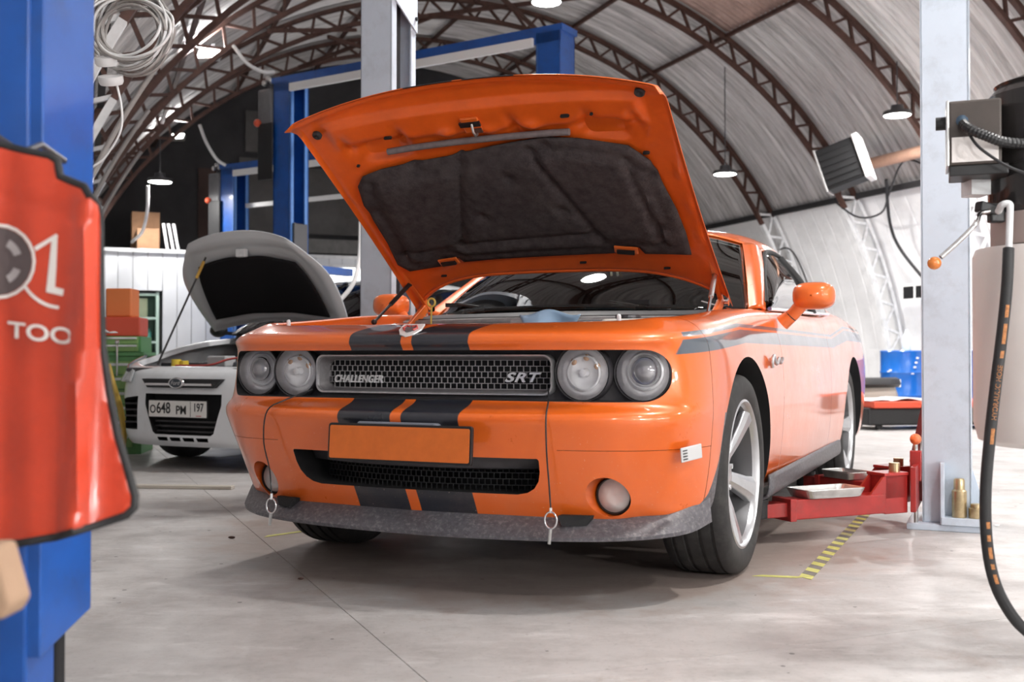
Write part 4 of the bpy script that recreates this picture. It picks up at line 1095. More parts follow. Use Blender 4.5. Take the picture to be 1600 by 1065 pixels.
def pad_off(u, l):
    e = min(segd(u, l, pad_out[i], pad_out[(i + 1) % len(pad_out)]) for i in range(len(pad_out)))
    d = -.034 - .010 * sst(e, .0, .02) - .022 * sst(e, .05, .085)
    for a, b in RIDGES: d += .020 * math.exp(-(segd(u, l, a, b) / .017) ** 2)
    for bx, bl in BUT: d += .022 * math.exp(-(math.hypot(u - bx, l - bl) / .028) ** 2)
    return d
BUT = [(.024, .83), (-.168, .626), (.192, .635), (.219, .955), (-.36, .915), (.56, .53), (-.63, .70), (-.62, .40), (.60, .80)]
# outline mesh: concave polygon filled with a fine grid clipped to it
bmP = bmesh.new()
dense = []
for i in range(len(pad_out)):
    a, b = pad_out[i], pad_out[(i + 1) % len(pad_out)]; k = max(1, int(math.dist(a, b) / .02))
    for q in range(k): dense.append((a[0] + (b[0] - a[0]) * q / k, a[1] + (b[1] - a[1]) * q / k))
step = .018
vs = {}
for i in range(-40, 41):
    for j in range(14, 60):
        u, l = i * step, j * step
        if inpoly(u, l, pad_out) and min(segd(u, l, pad_out[q], pad_out[(q + 1) % len(pad_out)]) for q in range(len(pad_out))) > .007: vs[(i, j)] = (u, l)
import mathutils.geometry as mg
pts2 = [Vector(p) for p in dense] + [Vector(p) for p in vs.values()]
edges2 = [(i, (i + 1) % len(dense)) for i in range(len(dense))]
ov, oe, of, _, _, _ = mg.delaunay_2d_cdt(pts2, edges2, [], 1, 1e-6)
def hood_c(u, l):
    f = (l - l_rear(u)) / (l_front(u) - l_rear(u)); return crown(u, f)
mb = MB(); vv = [HP(p.x, p.y, hood_c(p.x, p.y) + pad_off(p.x, p.y)) for p in ov]
mb.add(vv, [tuple(f) for f in of])
M_pad = mat('charcoal_insulation', (0.055, 0.046, 0.047), 0.95, spec=0.15, var=0.35, vscale=25, dirt=(0.10, 0.085, 0.08), dscale=9, damt=0.35, bump=0.3, bscale=120)
pad = mb.build('insulation_pad', M_pad, hood, smooth=60, solid=.008)
clipm = MB().lathe([(.0005, -.004), (.011, -.003), (.013, .0), (.012, .004), (.006, .003), (.0005, .003)], 16).mesh('push_clip', mat('clip_grey', (0.12, 0.11, 0.11), 0.5))
RotH = Matrix((Vector((1, 0, 0)), HD, -HN)).transposed().to_4x4()
for bx, bl in BUT:
    p = HP(bx, bl, hood_c(bx, bl) + pad_off(bx, bl) - .004); Mx = RotH.copy(); Mx.translation = p
    link('push_clip', clipm, pad, mtx=Mx)
for (bx, bl, rot) in ((-.43, .368, 8), (.39, .392, -10)):
    p = HP(bx, bl, hood_c(bx, bl) - .062); Mx = RotH @ Matrix.Rotation(RAD(rot), 4, 'Z'); Mx.translation = p
    o = MB().box((0, 0, 0), (.100, .040, .010)).build('pad_bracket', M_orange, hood, bevel=.006, mtx=Mx); MB().box((0, -.004, .009), (.072, .020, .010)).build('bracket_slot', M_black, o)
# rubber seal strip, latch, buffers, slots
pts_ = [HP(u, 1.012 + .014 * (u + .4), hood_c(u, 1.01) - .040) for u in np.linspace(-.436, .335, 20)]
MB().tube(pts_, .013, 10).build('seal_strip', mat('seal_grey', (0.17, 0.15, 0.15), 0.7, var=0.2, vscale=40), hood, smooth=60)
for bx, bl in ((-.680, 1.155), (.655, 1.200)):
    Mx = RotH.copy(); Mx.translation = HP(bx, bl, hood_c(bx, bl) - .030)
    o = MB().lathe([(.019, -.004), (.019, .007), (.014, .012), (.008, .010), (.0005, .005)], 20).build('rubber_buffer', M_rubber, hood, smooth=40, mtx=Mx)
Mx = RotH.copy(); Mx.translation = HP(-.035, 1.098, hood_c(-.035, 1.1) - .047)
lt = MB().box((0, 0, 0), (.075, .075, .010)).build('latch_plate', M_orange, hood, bevel=.006, mtx=Mx)
MB().box((-.002, .008, .006), (.085, .022, .008)).build('latch_slot', M_black, lt)
MB().tube([(.008, .012, .010), (.012, -.010, .030), (.014, -.030, .030), (.012, -.040, .008)], .005, 8).build('latch_loop', M_steel, lt, smooth=60)
MB().box((.020, -.026, .006), (.032, .022, .006)).build('latch_pocket', M_rust, lt)
for bx, bl, w_, h_ in ((-.40, 1.085, .035, .011), (.345, 1.105, .035, .012), (-.60, .955, .014, .010), (.60, .90, .026, .012), (.45, 1.11, .012, .009), (-.655, .42, .014, .012), (.16, .275, .03, .007), (-.52, .235, .028, .007), (.52, .235, .028, .007), (-.655, .80, .014, .010)):
    Mx = RotH.copy(); Mx.translation = HP(bx, bl, hood_c(bx, bl) - .026 - (.020 if bl > 1.04 and bl < 1.18 else 0)); MB().prism([(x, y, 0) for x, y in rrect(w_, h_, h_ * .48, 4)], (0, 0, -.004), (0, 0, .004)).build('press_hole', M_blackm, hood, mtx=Mx)
# rear edge seal and hinges, gas struts
pts_ = [HP(u, l_rear(u) + .012, hood_c(u, l_rear(u)) - .012) for u in np.linspace(-.70, .70, 50)]
MB().tube(pts_, .010, 8).build('rear_edge_seal', M_orange_deep, hood, smooth=60)
for sgn in (1, -1):
    hg = empty('hood_hinge', parent=hood)
    MB().bar(HP(sgn * .70, .0, -.01), HP(sgn * .715, .34, .0), .020, .030).build('hinge_arm', M_orange, hg, bevel=.004)
    MB().bar((sgn * .70, .36, .925), HP(sgn * .705, .02, -.02), .018, .045).build('hinge_link', M_orange, hg, bevel=.004)
    MB().cyl((sgn * .68, .56, 1.02), (sgn * .73, .56, 1.02), .014, seg=14).build('hinge_pin', M_chrome, hg)
    a = Vector((sgn * .745, .13, .945)); b = HP(sgn * .712, .195, -.012); m_ = a.lerp(b, .45)
    sp_ = empty('gas_strut', parent=hood)
    MB().tube([a, m_], .0065, 8).build('strut_rod', M_chrome if sgn > 0 else M_dsteel, sp_)
    MB().tube([m_, b], .0105, 10).build('strut_tube', M_steel if sgn > 0 else M_black, sp_)
    MB().sphere(a, .013, seg=10, rings=6).sphere(b, .014, seg=10, rings=6).build('strut_joint', M_black, sp_, smooth=60)
# ---- hood pin lanyards hanging over the bumper
def lanyard(pts, ring_c, pin_end):
    l_ = empty('hood_pin_lanyard', parent=car)
    MB().tube(smooth_pts(pts, 24), .0026, 6).build('cable', M_bcable, l_, smooth=60)
    c_ = Vector(ring_c)
    MB().tube([pts[-1], Vector(pts[-1]) * .4 + (c_ + Vector((0, 0, .022))) * .6, c_ + Vector((0, 0, .022))], .0045, 8).build('crimp', M_white_steel, l_)
    MB().tube([c_ + Vector((.020 * math.cos(RAD(a)), 0, .026 * math.sin(RAD(a)))) for a in range(0, 360, 15)], .0032, 8, closed=True).build('ring', M_chrome, l_, smooth=60)
    MB().tube([c_ + Vector((0, -.002, -.026)), Vector(pin_end)], .0055, 8).build('pin', M_steel, l_)
lanyard([(-.444, -.775, .676), (-.49, -.88, .640), (-.535, -.914, .604), (-.555, -.905, .50), (-.552, -.875, .40), (-.551, -.865, .315)], (-.551, -.866, .272), (-.556, -.868, .205))
lanyard([(.456, -.775, .690), (.49, -.86, .650), (.508, -.922, .606), (.506, -.912, .50), (.503, -.885, .40), (.502, -.87, .325)], (.504, -.874, .288), (.499, -.876, .215))
# ================================================================== pale grey two post lift round the orange car (built in the car's frame)
CARM = Matrix.Translation((0.018, 4.345, 0)) @ Matrix.Rotation(-CAR_YAW, 4, 'Z')
def lift_column(sgn, label):
    x0 = 1.545 if sgn > 0 else -1.50
    c = empty('lift_column'); c.matrix_basis = CARM @ Matrix.Translation((x0, 1.52, 0)); tag(c, label, 'lift column')
    i = -sgn                       # direction to the car
    w, d, th = .105, .14, .012
    MB().bb(-w, w, -d, -d + th, .03, 3.7).build('front_web', M_grey_lift, c, bevel=.004)
    MB().bb(-w, w, d - th, d, .03, 3.7).build('rear_web', M_grey_lift, c, bevel=.004)
    o = -i * w; MB().bb(min(o, o + i * th), max(o, o + i * th), -d, d, .03, 3.7).build('back_plate', M_grey_lift, c, bevel=.004)
    for s_ in (-1, 1):
        MB().bb(*sorted((i * w, i * (w - .012))), *sorted((s_ * d, s_ * (d - .055))), .03, 3.7).build('guide_flange', M_grey_lift, c, bevel=.003)
    MB().bb(-.17, .17, -.20, .20, 0, .03).build('base_plate', M_grey_lift, c, bevel=.004)
    for s_ in (-1, 1): MB().prism([(-i * w, s_ * .09, .03), (-i * (w + .07), s_ * .09, .03), (-i * w, s_ * .09, .26)], (0, -.006, 0), (0, .006, 0)).build('gusset', M_grey_lift, c)
    # joint plate with bolts high on the open side
    jp = MB().prism([(i * (w + .003), -d, 2.86), (i * (w + .003), d, 2.72), (i * (w + .003), d, 3.25), (i * (w + .003), -d, 3.25)], (0, 0, 0), (i * .008, 0, 0)).build('joint_plate', M_grey_lift, c)
    for y_, z_ in ((-d + .03, 2.90), (d - .02, 2.80), (d - .02, 2.98), (-d + .03, 3.1)):
        MB().cyl((i * (w + .01), y_, z_), (i * (w + .022), y_, z_), .012, seg=6).build('bolt', M_black, jp)
    # chain / cable shadow gap inside
    MB().bb(*sorted((i * .02, i * .05)), -.05, .05, .05, 3.6).build('lifting_chain', M_dsteel, c)
    # carriage, red
    MB().bb(*sorted((i * (w - .06), i * (w + .035))), -.10, .10, .12, .34).build('carriage', M_red_lift, c, bevel=.004)
    MB().bb(*sorted((i * (w + .036), i * (w + .012))), -.36, .22, .10, .30).build('carriage_cross_plate', M_red_lift, c, bevel=.003)
    MB().prism([(i * (w + .02), -.06, .30), (i * (w + .06), -.06, .30), (i * (w + .00), .06, .62), (i * (w - .01), .06, .62)], (0, -.015, 0), (0, .12, 0)).build('carriage_fin', M_red_lift, c)
    return c, i, w
colR, iR, wR = lift_column(1, 'pale grey blue lift column with brass adapters on its base')
colL, iL, wL = lift_column(-1, 'pale grey blue lift column rising behind the raised orange hood')
# brass spacers in a little rack on the base plate of the near column
MB().bb(-.02, .165, -.215, -.142, .03, .065).build('adapter_tray', M_grey_lift, colR, bevel=.003)
MB().bb(-.024, -.006, -.21, -.145, .03, .31).build('adapter_post', M_grey_lift, colR, bevel=.003)
def adapter(x, y, h, label):
    o = MB().lathe([(.0005, 0), (.030, 0), (.032, .004), (.032, h * .68), (.024, h * .72), (.024, h * .95), (.020, h), (.0005, h)], 24).build('brass_adapter', M_brass, smooth=35)
    o.matrix_basis = CARM @ Matrix.Translation((1.545 + x, 1.52 + y, .0655)); tag(o, label, 'adapter')
adapter(.055, -.178, .175, 'tall brass lift adapter standing on the column base'); adapter(.125, -.178, .065, 'short brass lift adapter beside the tall one')
# swing arms
def arm(p0, p1, z0, z1, label, part_tip):
    a = empty('lift_arm'); a.matrix_basis = CARM; tag(a, label, 'lift arm')
    p0, p1 = Vector(p0), Vector(p1); d = (p1 - p0).normalized(); L_ = (p1 - p0).length; n = Vector((-d.y, d.x))
    zc, h = (z0 + z1) / 2, z1 - z0
    P = lambda f, o=0, z=zc: (p0.x + d.x * f + n.x * o, p0.y + d.y * f + n.y * o, z)
    MB().bar(P(.10), P(L_), .11, h).build('outer_tube', M_red_lift, a, bevel=.005)
    MB().bar(P(L_ - .05), P(L_ + .16), .085, h * .7).build('inner_tube', M_red_lift, a, bevel=.004)
    MB().bar(P(L_ - .01, 0), P(L_ + .022, 0), .13, h * 1.12).build('collar', M_red_lift, a, bevel=.003)
    MB().cyl(P(L_ + .15, 0, zc - .03), P(L_ + .15, 0, zc + .05), .05, seg=20).build('lift_pad', M_rubber, a, bevel=.004)
    # pivot knuckle with raised cheek plates
    MB().prism([P(-.02, -.05, z1 - .02), P(.20, -.05, z1 - .02), P(.10, -.05, z1 + .085), P(-.02, -.05, z1 + .085)], (0, 0, 0), (n.x * .012, n.y * .012, 0)).build('cheek_plate', M_red_lift, a)
    MB().prism([P(-.02, .038, z1 - .02), P(.20, .038, z1 - .02), P(.10, .038, z1 + .085), P(-.02, .038, z1 + .085)], (0, 0, 0), (n.x * .012, n.y * .012, 0)).build('cheek_plate', M_red_lift, a)
    MB().bar(P(-.03, 0, z1 + .085), P(.11, 0, z1 + .085), .115, .014).build('knuckle_top', M_red_lift, a, bevel=.003)
    MB().bar(P(-.03, 0, (z0 + z1) / 2 + .04), P(.10, 0, (z0 + z1) / 2 + .04), .10, h + .09).build('knuckle', M_red_lift, a, bevel=.004)
    MB().cyl(P(-.0, 0, z1 + .09), P(.0, 0, z1 + .13), .024, seg=16).build('pivot_pin', M_brass, a)
    return a
arm((1.335, 1.19), (.93, .74), .10, .185, 'red lift arm reaching in behind the front wheel', 0)
arm((1.315, 1.66), (.93, 1.95), .085, .165, 'red lift arm reaching toward the rear wheel', 0)
# arm lock post with orange knob
lk = empty('arm_lock', parent=colR)
MB().bb(-.155, -.105, -.185, -.15, .22, .36).build('lock_body', M_red_lift, lk, bevel=.004)
MB().cyl((-.130, -.167, .03), (-.130, -.167, .40), .010, seg=12).build('lock_rod', M_steel, lk)
MB().sphere((-.130, -.167, .412), .026, seg=16, rings=10).build('lock_knob', mat('orange_knob', (0.80, 0.17, 0.05), 0.3, coat=0.5), lk, smooth=60)
# steel trays lying on the arms
def tray(c, ang, label, z, sx=.36, sy=.16):
    t = MB(); R_ = []
    for (kx, kz) in ((1.0, .035), (.99, .030), (.90, .004), (.88, 0.0)):
        R_.append([(x * kx, y * kx, kz) for x, y in rrect(sx, sy, .03, 4)])
    n = len(R_[0])
    for a in range(3):
        for i in range(n): t.add([R_[a][i], R_[a][(i + 1) % n], R_[a + 1][(i + 1) % n], R_[a + 1][i]], [(0, 1, 2, 3)])
    t.add(R_[3], [tuple(range(n))])
    o = t.build('steel_tray', M_steel, smooth=30, solid=.003, merge=1e-5)
    o.matrix_basis = CARM @ Matrix.Translation((c[0], c[1], z)) @ Matrix.Rotation(RAD(ang), 4, 'Z'); tag(o, label, 'tray')
    return o
tray((1.075, .90), 48, 'shallow steel tray lying on the arm behind the front wheel', .1895, .32)
tray((1.045, 1.863), -37, 'shallow steel tray lying on the arm by the rear wheel', .1695, .23)

# ------------------------------------------------------------------ hazard tape on the floor
M_yel = mat('yellow_tape', (0.58, 0.56, 0.16), 0.6, var=0.25, vscale=20); M_tgrey = mat('worn_tape_dark', (0.20, 0.18, 0.16), 0.7, var=0.3, vscale=20)
hz = empty('hazard_tape'); tag(hz, 'yellow and dark striped hazard tape stuck beside the car', 'tape')
a_, b_ = px_ground(1258, 903), px_ground(1352, 803); d_ = (b_ - a_); L_ = d_.length; d_.normalize(); n_ = Vector((-d_.y, d_.x, 0))
def tape_piece(p, q, w, m, parent, z=.0016):
    dd = (q - p).normalized(); nn = Vector((-dd.y, dd.x, 0)) * (w / 2); sk_ = dd * .018
    MB().prism([p + nn + sk_, p - nn - sk_, q - nn - sk_, q + nn + sk_], (0, 0, .0006), (0, 0, z)).build('tape_stripe', m, parent)
k = 0; x = 0.0
while x < L_ + .5:
    tape_piece(a_ + d_ * x, a_ + d_ * (x + .062), .05, M_yel if k % 2 == 0 else M_tgrey, hz); x += .064; k += 1
yt = empty('yellow_line_tape'); tag(yt, 'thin yellow tape line on the floor ahead of the hazard tape', 'tape')
tape_piece(px_ground(1183, 899), px_ground(1252, 902), .03, M_yel, yt)
yt2 = empty('yellow_line_tape'); tag(yt2, 'faint yellow tape scrap on the floor by the far front tyre', 'tape')
tape_piece(px_ground(415, 838), px_ground(500, 826), .03, M_yel, yt2)

# ================================================================== foreground blue lift column with apron
M_bluef = M_blue
fc = empty('foreground_lift_column', (-1.05, 2.0, 0)); tag(fc, 'blue painted lift column carrying the red apron', 'lift column')
MB().bb(-.25, .20, -.10, .02, .03, 3.3).build('column', M_bluef, fc, bevel=.006)
MB().bb(-.30, .28, -.15, .25, 0, .03).build('base_plate', M_bluef, fc, bevel=.004)
MB().prism([(.222, -.095, .262), (.236, .10, .305), (.236, .10, 3.2), (.222, -.095, 3.2)], (0, 0, 0), (-.03, 0, 0)).build('carriage_plate', M_bluef, fc, bevel=.003)
MB().bb(.05, .215, .02, .10, .31, 3.2).build('carriage_body', M_bluef, fc, bevel=.004)
MB().bb(.14, .20, .03, .075, .16, .31).build('carriage_foot', M_blackm, fc, bevel=.01)
# apron (outline read off the photo, hung 15 cm in front of the column)
AY = 1.74
def fold(px, py):
    d = .008 * math.sin((px + py * .06) * .03 + .6) + .003 * math.sin(px * .08 + 1.0)
    d += -.024 * math.exp(-(((px - (128 + (py - 520) * -.05)) / 13) ** 2)) * (1 if py > 300 else .3)
    d += .006 * math.exp(-(((py - 305 - px * .28) / 8) ** 2))
    d += -.03 * max(0, (py - 600) / 250) ** 2
    return d
def apron_pt(px, py, off=0.0): return px_at(px, py, AY + fold(px, py) + off)
ap_out = [(-190, 215), (-60, 220), (0, 226), (40, 236), (78, 244), (90, 252), (94, 276), (112, 284), (132, 292), (140, 306), (152, 318), (156, 340), (157, 440), (160, 540), (170, 610), (184, 680), (200, 735), (211, 775), (210, 792), (198, 804), (150, 820), (90, 838), (30, 848), (-60, 850), (-190, 845)]
den = []
for i in range(len(ap_out)):
    a, b = ap_out[i], ap_out[(i + 1) % len(ap_out)]; kk = max(1, int(math.dist(a, b) / 12))
    for q in range(kk): den.append((a[0] + (b[0] - a[0]) * q / kk, a[1] + (b[1] - a[1]) * q / kk))
pts2 = [Vector(p) for p in den]
for i in range(-15, 18):
    for j in range(17, 72):
        x, y = i * 12.0, j * 12.0
        if inpoly(x, y, ap_out) and min(segd(x, y, ap_out[q], ap_out[(q + 1) % len(ap_out)]) for q in range(len(ap_out))) > 5: pts2.append(Vector((x, y)))
ov, oe, of, _, _, _ = mg.delaunay_2d_cdt(pts2, [(i, (i + 1) % len(den)) for i in range(len(den))], [], 1, 1e-6)
M_apron = mat('red_orange_vinyl', (0.58, 0.052, 0.018), 0.33, coat=0.35, var=0.18, vscale=5, bump=0.4, bscale=9)
apron = empty('vinyl_apron', px_at(0, 850, AY)); tag(apron, 'red orange vinyl apron with white lettering hanging on the blue column', 'apron')
inv = apron.matrix_basis.inverted(); AM = Matrix.Translation(-Vector(apron.location))
sheet = MB().add([apron_pt(p.x, p.y) for p in ov], [tuple(f) for f in of]).build('sheet', M_apron, apron, smooth=70, solid=.004, mtx=AM)
MB().tube([apron_pt(x, y) for x, y in den], .0068, 8, closed=True).build('piping', M_rubber, apron, smooth=60, mtx=AM)
M_print = mat('white_print', (0.85, 0.80, 0.76), 0.5)
def decal(poly, m, name, off=-.006, parent=sheet):
    MB().add([apron_pt(x, y, off) for x, y in poly], [tuple(range(len(poly)))]).build(name, m, parent)
def ring_decal(cx, cy, r0, r1, a0, a1, m, name, off=-.007, sx=1.0):
    G = [[apron_pt(cx + r * math.cos(RAD(a0 + (a1 - a0) * i / 24)) * sx, cy + r * math.sin(RAD(a0 + (a1 - a0) * i / 24)), off) for i in range(25)] for r in np.linspace(r0, r1, 4)]
    MB().grid(G).build(name, m, sheet)
ring_decal(-3, 408, .5, 53, 0, 360, mat('print_dark', (0.10, 0.075, 0.075), 0.5), 'logo_disc', -.006)
ring_decal(-3, 408, 54, 59, 0, 360, M_print, 'logo_ring')
ring_decal(-3, 408, 26, 38, -62, -18, mat('print_grey', (0.42, 0.38, 0.38), 0.5), 'logo_letter', -.008); ring_decal(-3, 408, 26, 38, 22, 62, MATS['print_grey'], 'logo_letter', -.008)
for seg_ in ([(53, 386), (88, 365), (91, 370), (56, 392)], [(81, 370), (90, 366), (88, 420), (86, 448), (100, 452), (98, 462), (72, 456)]): decal(seg_, M_print, 'logo_letter')
ring_decal(98, 412, 66, 71, 95, 150, M_print, 'logo_ring')
tm = text_obj('tool_lettering', 'TOO', 1.0, M_print, sheet, extrude=0.0, sx=1.25, offset=.02)
xs = [v.co.x for v in tm.data.vertices]; ys = [v.co.y for v in tm.data.vertices]
x0_, x1_, y0_, y1_ = min(xs), max(xs), min(ys), max(ys)
for v in tm.data.vertices:
    fx = (v.co.x - x0_) / (x1_ - x0_); fy = (v.co.y - y0_) / (y1_ - y0_)
    v.co = apron_pt(12 + fx * 102, 527 - fy * 26 + fx * 12, -.008)
for k_, (hx, hy) in enumerate(((-40, 228), (30, 240))):       # hooks that carry the apron on the column
    MB().tube([apron_pt(hx, hy), apron_pt(hx, hy) + Vector((0, .08, .03)), apron_pt(hx, hy) + Vector((0, .175, .02))], .006, 8).build('hook', M_dsteel, apron, mtx=AM)
# carton on a trolley right beside the photographer
tr = empty('side_trolley', (-.86, 1.30, 0)); tag(tr, 'low grey trolley beneath the carton at the blue column', 'trolley')
MB().bb(-.16, .15, -.14, .14, .43, .46).build('top', M_dsteel, tr, bevel=.004)
for x in (-.14, .13):
    for y in (-.12, .12): MB().bb(x - .012, x + .012, y - .012, y + .012, 0, .43).build('leg', M_dsteel, tr)
bx_ = MB(); bx_.prism([(-.16, 0, 0), (.185, 0, 0.012), (.195, 0, .03), (.175, 0, .10), (-.16, 0, .10)], (0, -.03, 0), (0, .03, 0))
o = bx_.build('carton', mat('tan_carton', (0.40, 0.26, 0.17), 0.8, var=0.1), bevel=.006, loc=(-.800, 1.34, .4605)); tag(o, 'tan cardboard carton in front of the blue column', 'box')

# ================================================================== oil dispenser on the right
DY = 3.0
def DX(px, y=DY): return (px - 800) / F_PX * y
def DZ(py, y=DY): return px_at(800, py, y).z
ds = empty('oil_dispenser', (DX(1650), DY, 0)); tag(ds, 'oil dispenser with white tank, black drum and crank handle', 'dispenser'); DM = Matrix.Translation((-DX(1650), -DY, 0))
M_wtank = mat('milky_tank', (0.82, 0.76, 0.72), 0.45, var=0.05, vscale=3)
cx = DX(1650)
MB().lathe([(.0005, DZ(699)), (.16, DZ(697)), (.20, DZ(688)), (.213, DZ(660)), (.213, DZ(400)), (.205, DZ(388)), (.10, DZ(384)), (.0005, DZ(384))], 48, Matrix.Translation((cx, DY, 0))).build('white_tank', M_wtank, ds, smooth=40, mtx=DM)
MB().cyl((cx + .40, DY, .03), (cx + .40, DY, 1.3), .035, seg=20).bar((cx + .40, DY, 1.0), (cx + .20, DY, 1.0), .05, .05).bar((cx + .40, DY, .65), (cx + .20, DY, .65), .05, .05).build('stand_pole', M_dsteel, ds, mtx=DM)
MB().lathe([(.0005, .0), (.22, .0), (.22, .02), (.05, .035), (.0005, .035)], 32, Matrix.Translation((cx + .40, DY, 0))).build('stand_foot', M_dsteel, ds, smooth=40, mtx=DM)
MB().lathe([(.0005, DZ(384)), (.165, DZ(384)), (.165, DZ(335)), (.0005, DZ(335))], 40, Matrix.Translation((cx, DY, 0))).build('tan_collar', mat('tan_collar', (0.42, 0.34, 0.31), 0.45, 0.2), ds, smooth=40, mtx=DM)
MB().lathe([(.0005, DZ(335)), (.160, DZ(335)), (.172, DZ(325)), (.172, DZ(150)), (.150, DZ(136)), (.155, DZ(132)), (.06, DZ(112)), (.0005, DZ(108))], 40, Matrix.Translation((cx, DY, 0))).build('black_drum', mat('gloss_black', (0.02, 0.018, 0.018), 0.25, coat=0.5), ds, smooth=40, mtx=DM)
bx0, bx1 = DX(1481), DX(1556)
M_ctrl = mat('bronze_grey_box', (0.065, 0.052, 0.045), 0.6, 0.0, var=0.15, vscale=12)
bc = empty('control_unit', (DX(1511) - cx, -.05, 0), RAD(-21), parent=ds)
cbx = MB().bb(-.064, .068, -.05, .09, DZ(266), DZ(168)).build('control_box', M_ctrl, bc, bevel=.006)
MB().bb(-.056, .060, -.0525, -.049, DZ(262), DZ(224)).build('label_panel', mat('blank_label', (0.88, 0.83, 0.80), 0.5), cbx)
MB().bb(-.070, -.062, -.052, .092, DZ(267), DZ(167)).build('end_cap', M_steel, cbx, bevel=.002)
MB().cyl((-.096, .0, DZ(196)), (-.066, .0, DZ(196)), .018, seg=20).build('round_port', M_black, cbx)
MB().bb(-.062, .085, -.045, .085, DZ(282), DZ(266)).build('box_base', M_black, bc, bevel=.003)
MB().bb(DX(1515), DX(1545), DY - .02, DY + .05, DZ(305), DZ(280)).build('bracket', M_white_steel, ds, mtx=DM)
hp = smooth_pts([px_at(1503, 190, 2.93), px_at(1512, 200, 2.88), px_at(1540, 212, 2.86), px_at(1570, 222, 2.86), px_at(1610, 222, 2.88), px_at(1660, 200, 2.83)], 60)
MB().tube(hp, [.013 + .0016 * (q % 2) for q in range(60)], 10).build('corrugated_hose', M_black, ds, mtx=DM)
MB().tube(smooth_pts([px_at(1506, 195, 2.92), px_at(1525, 225, 2.86), px_at(1550, 245, 2.85), px_at(1580, 262, 2.84), px_at(1630, 280, 2.84)], 20), .004, 6).build('thin_cable', M_bcable, ds, mtx=DM)
MB().sphere(px_at(1503, 190, 2.925), .02, seg=12, rings=8).build('hose_gland', mat('gland_blue', (0.05, 0.09, 0.14), 0.4), ds, smooth=60, mtx=DM)
# crank
cr = MB().tube(smooth_pts([px_at(1545, 330, 2.93), px_at(1531, 334, 2.92), px_at(1524, 350, 2.90), px_at(1500, 375, 2.90), px_at(1470, 402, 2.90)], 20), .0068, 10).build('crank_arm', M_chrome, ds, smooth=60, mtx=DM)
k_ = px_at(1460, 411, 2.90)
MB().sphere(k_, .0175, (1.05, 1, 1), seg=20, rings=12).build('crank_knob', mat('orange_knob2', (0.75, 0.22, 0.04), 0.25, coat=0.6), cr, smooth=60)
MB().bar(px_at(1528, 322, 2.94), px_at(1556, 330, 2.96), .03, .03).bar(px_at(1556, 318, 2.96), px_at(1556, 348, 2.96), .03, .04).build('pump_shaft', M_black, ds, bevel=.005, mtx=DM)
MB().tube(smooth_pts([px_at(1560, 330, 2.88), px_at(1566, 320, 2.84), px_at(1577, 319, 2.83), px_at(1578, 335, 2.82), px_at(1576, 390, 2.81)], 24), .009, 10).build('elbow_pipe', M_white_steel, ds, smooth=60, mtx=DM)
hose_pts = [px_at(1576, 388, 2.81), px_at(1573, 450, 2.79), px_at(1566, 520, 2.78), px_at(1556, 600, 2.77), px_at(1546, 690, 2.76), px_at(1540, 770, 2.76), px_at(1542, 845, 2.76), px_at(1553, 905, 2.76), px_at(1574, 950, 2.77), px_at(1602, 984, 2.79), Vector((1.42, 2.85, .03)), Vector((1.62, 2.98, .016))]
hpts = smooth_pts(hose_pts, 80)
hose = MB().tube(hpts, .0145, 14).build('black_hose', M_rubber, ds, smooth=60, mtx=DM)
# orange printed lettering along the hose
M_otext = mat('orange_print', (0.42, 0.17, 0.055), 0.7, var=0.5, vscale=160)
tx = text_obj('hose_print', 'HYDRAULIC HOSE', .0185, M_otext, hose, extrude=0, align='LEFT', sx=.92)
cum = [0.0]
for i in range(1, len(hpts)): cum.append(cum[-1] + (hpts[i] - hpts[i - 1]).length)
txw = max(v.co.x for v in tx.data.vertices)
def len_at(py): return min(range(len(hpts)), key=lambda q: abs((CAM_H - hpts[q].z) / hpts[q].y * F_PX + 557.9 - py))
LT0, LT1 = cum[len_at(652)], cum[len_at(568)]
for (ya, yb) in ((690, 666), (556, 545), (538, 520), (512, 502), (494, 474), (842, 832), (820, 812), (866, 852), (884, 876), (906, 894)):
    qa, qb = len_at(max(ya, yb)), len_at(min(ya, yb))
    if qa - qb < 1: qa = qb + 1
    MB().grid([[hpts[q] + Vector((w_ * .0145, -.0151 * math.sqrt(1 - (w_ * .95) ** 2), 0)) for w_ in (-.32, -.1, .1, .32)] for q in range(qb, qa + 1)]).build('hose_mark', M_otext, hose)
for v in tx.data.vertices:
    l = LT0 - v.co.x * ((LT0 - LT1) / txw)                 # reads upward along the hose
    i = max(1, next((q for q in range(1, len(cum)) if cum[q] >= l), len(cum) - 1)); f = (l - cum[i - 1]) / (cum[i] - cum[i - 1])
    p = hpts[i - 1].lerp(hpts[i], f); td = (hpts[i - 1] - hpts[i]).normalized(); side = Vector((0, -1, 0)).cross(td).normalized() * -1
    ang = v.co.y / .0150
    v.co = p - side * (.0150 * math.sin(ang)) + Vector((0, -1, 0)) * (.0152 * math.cos(ang))
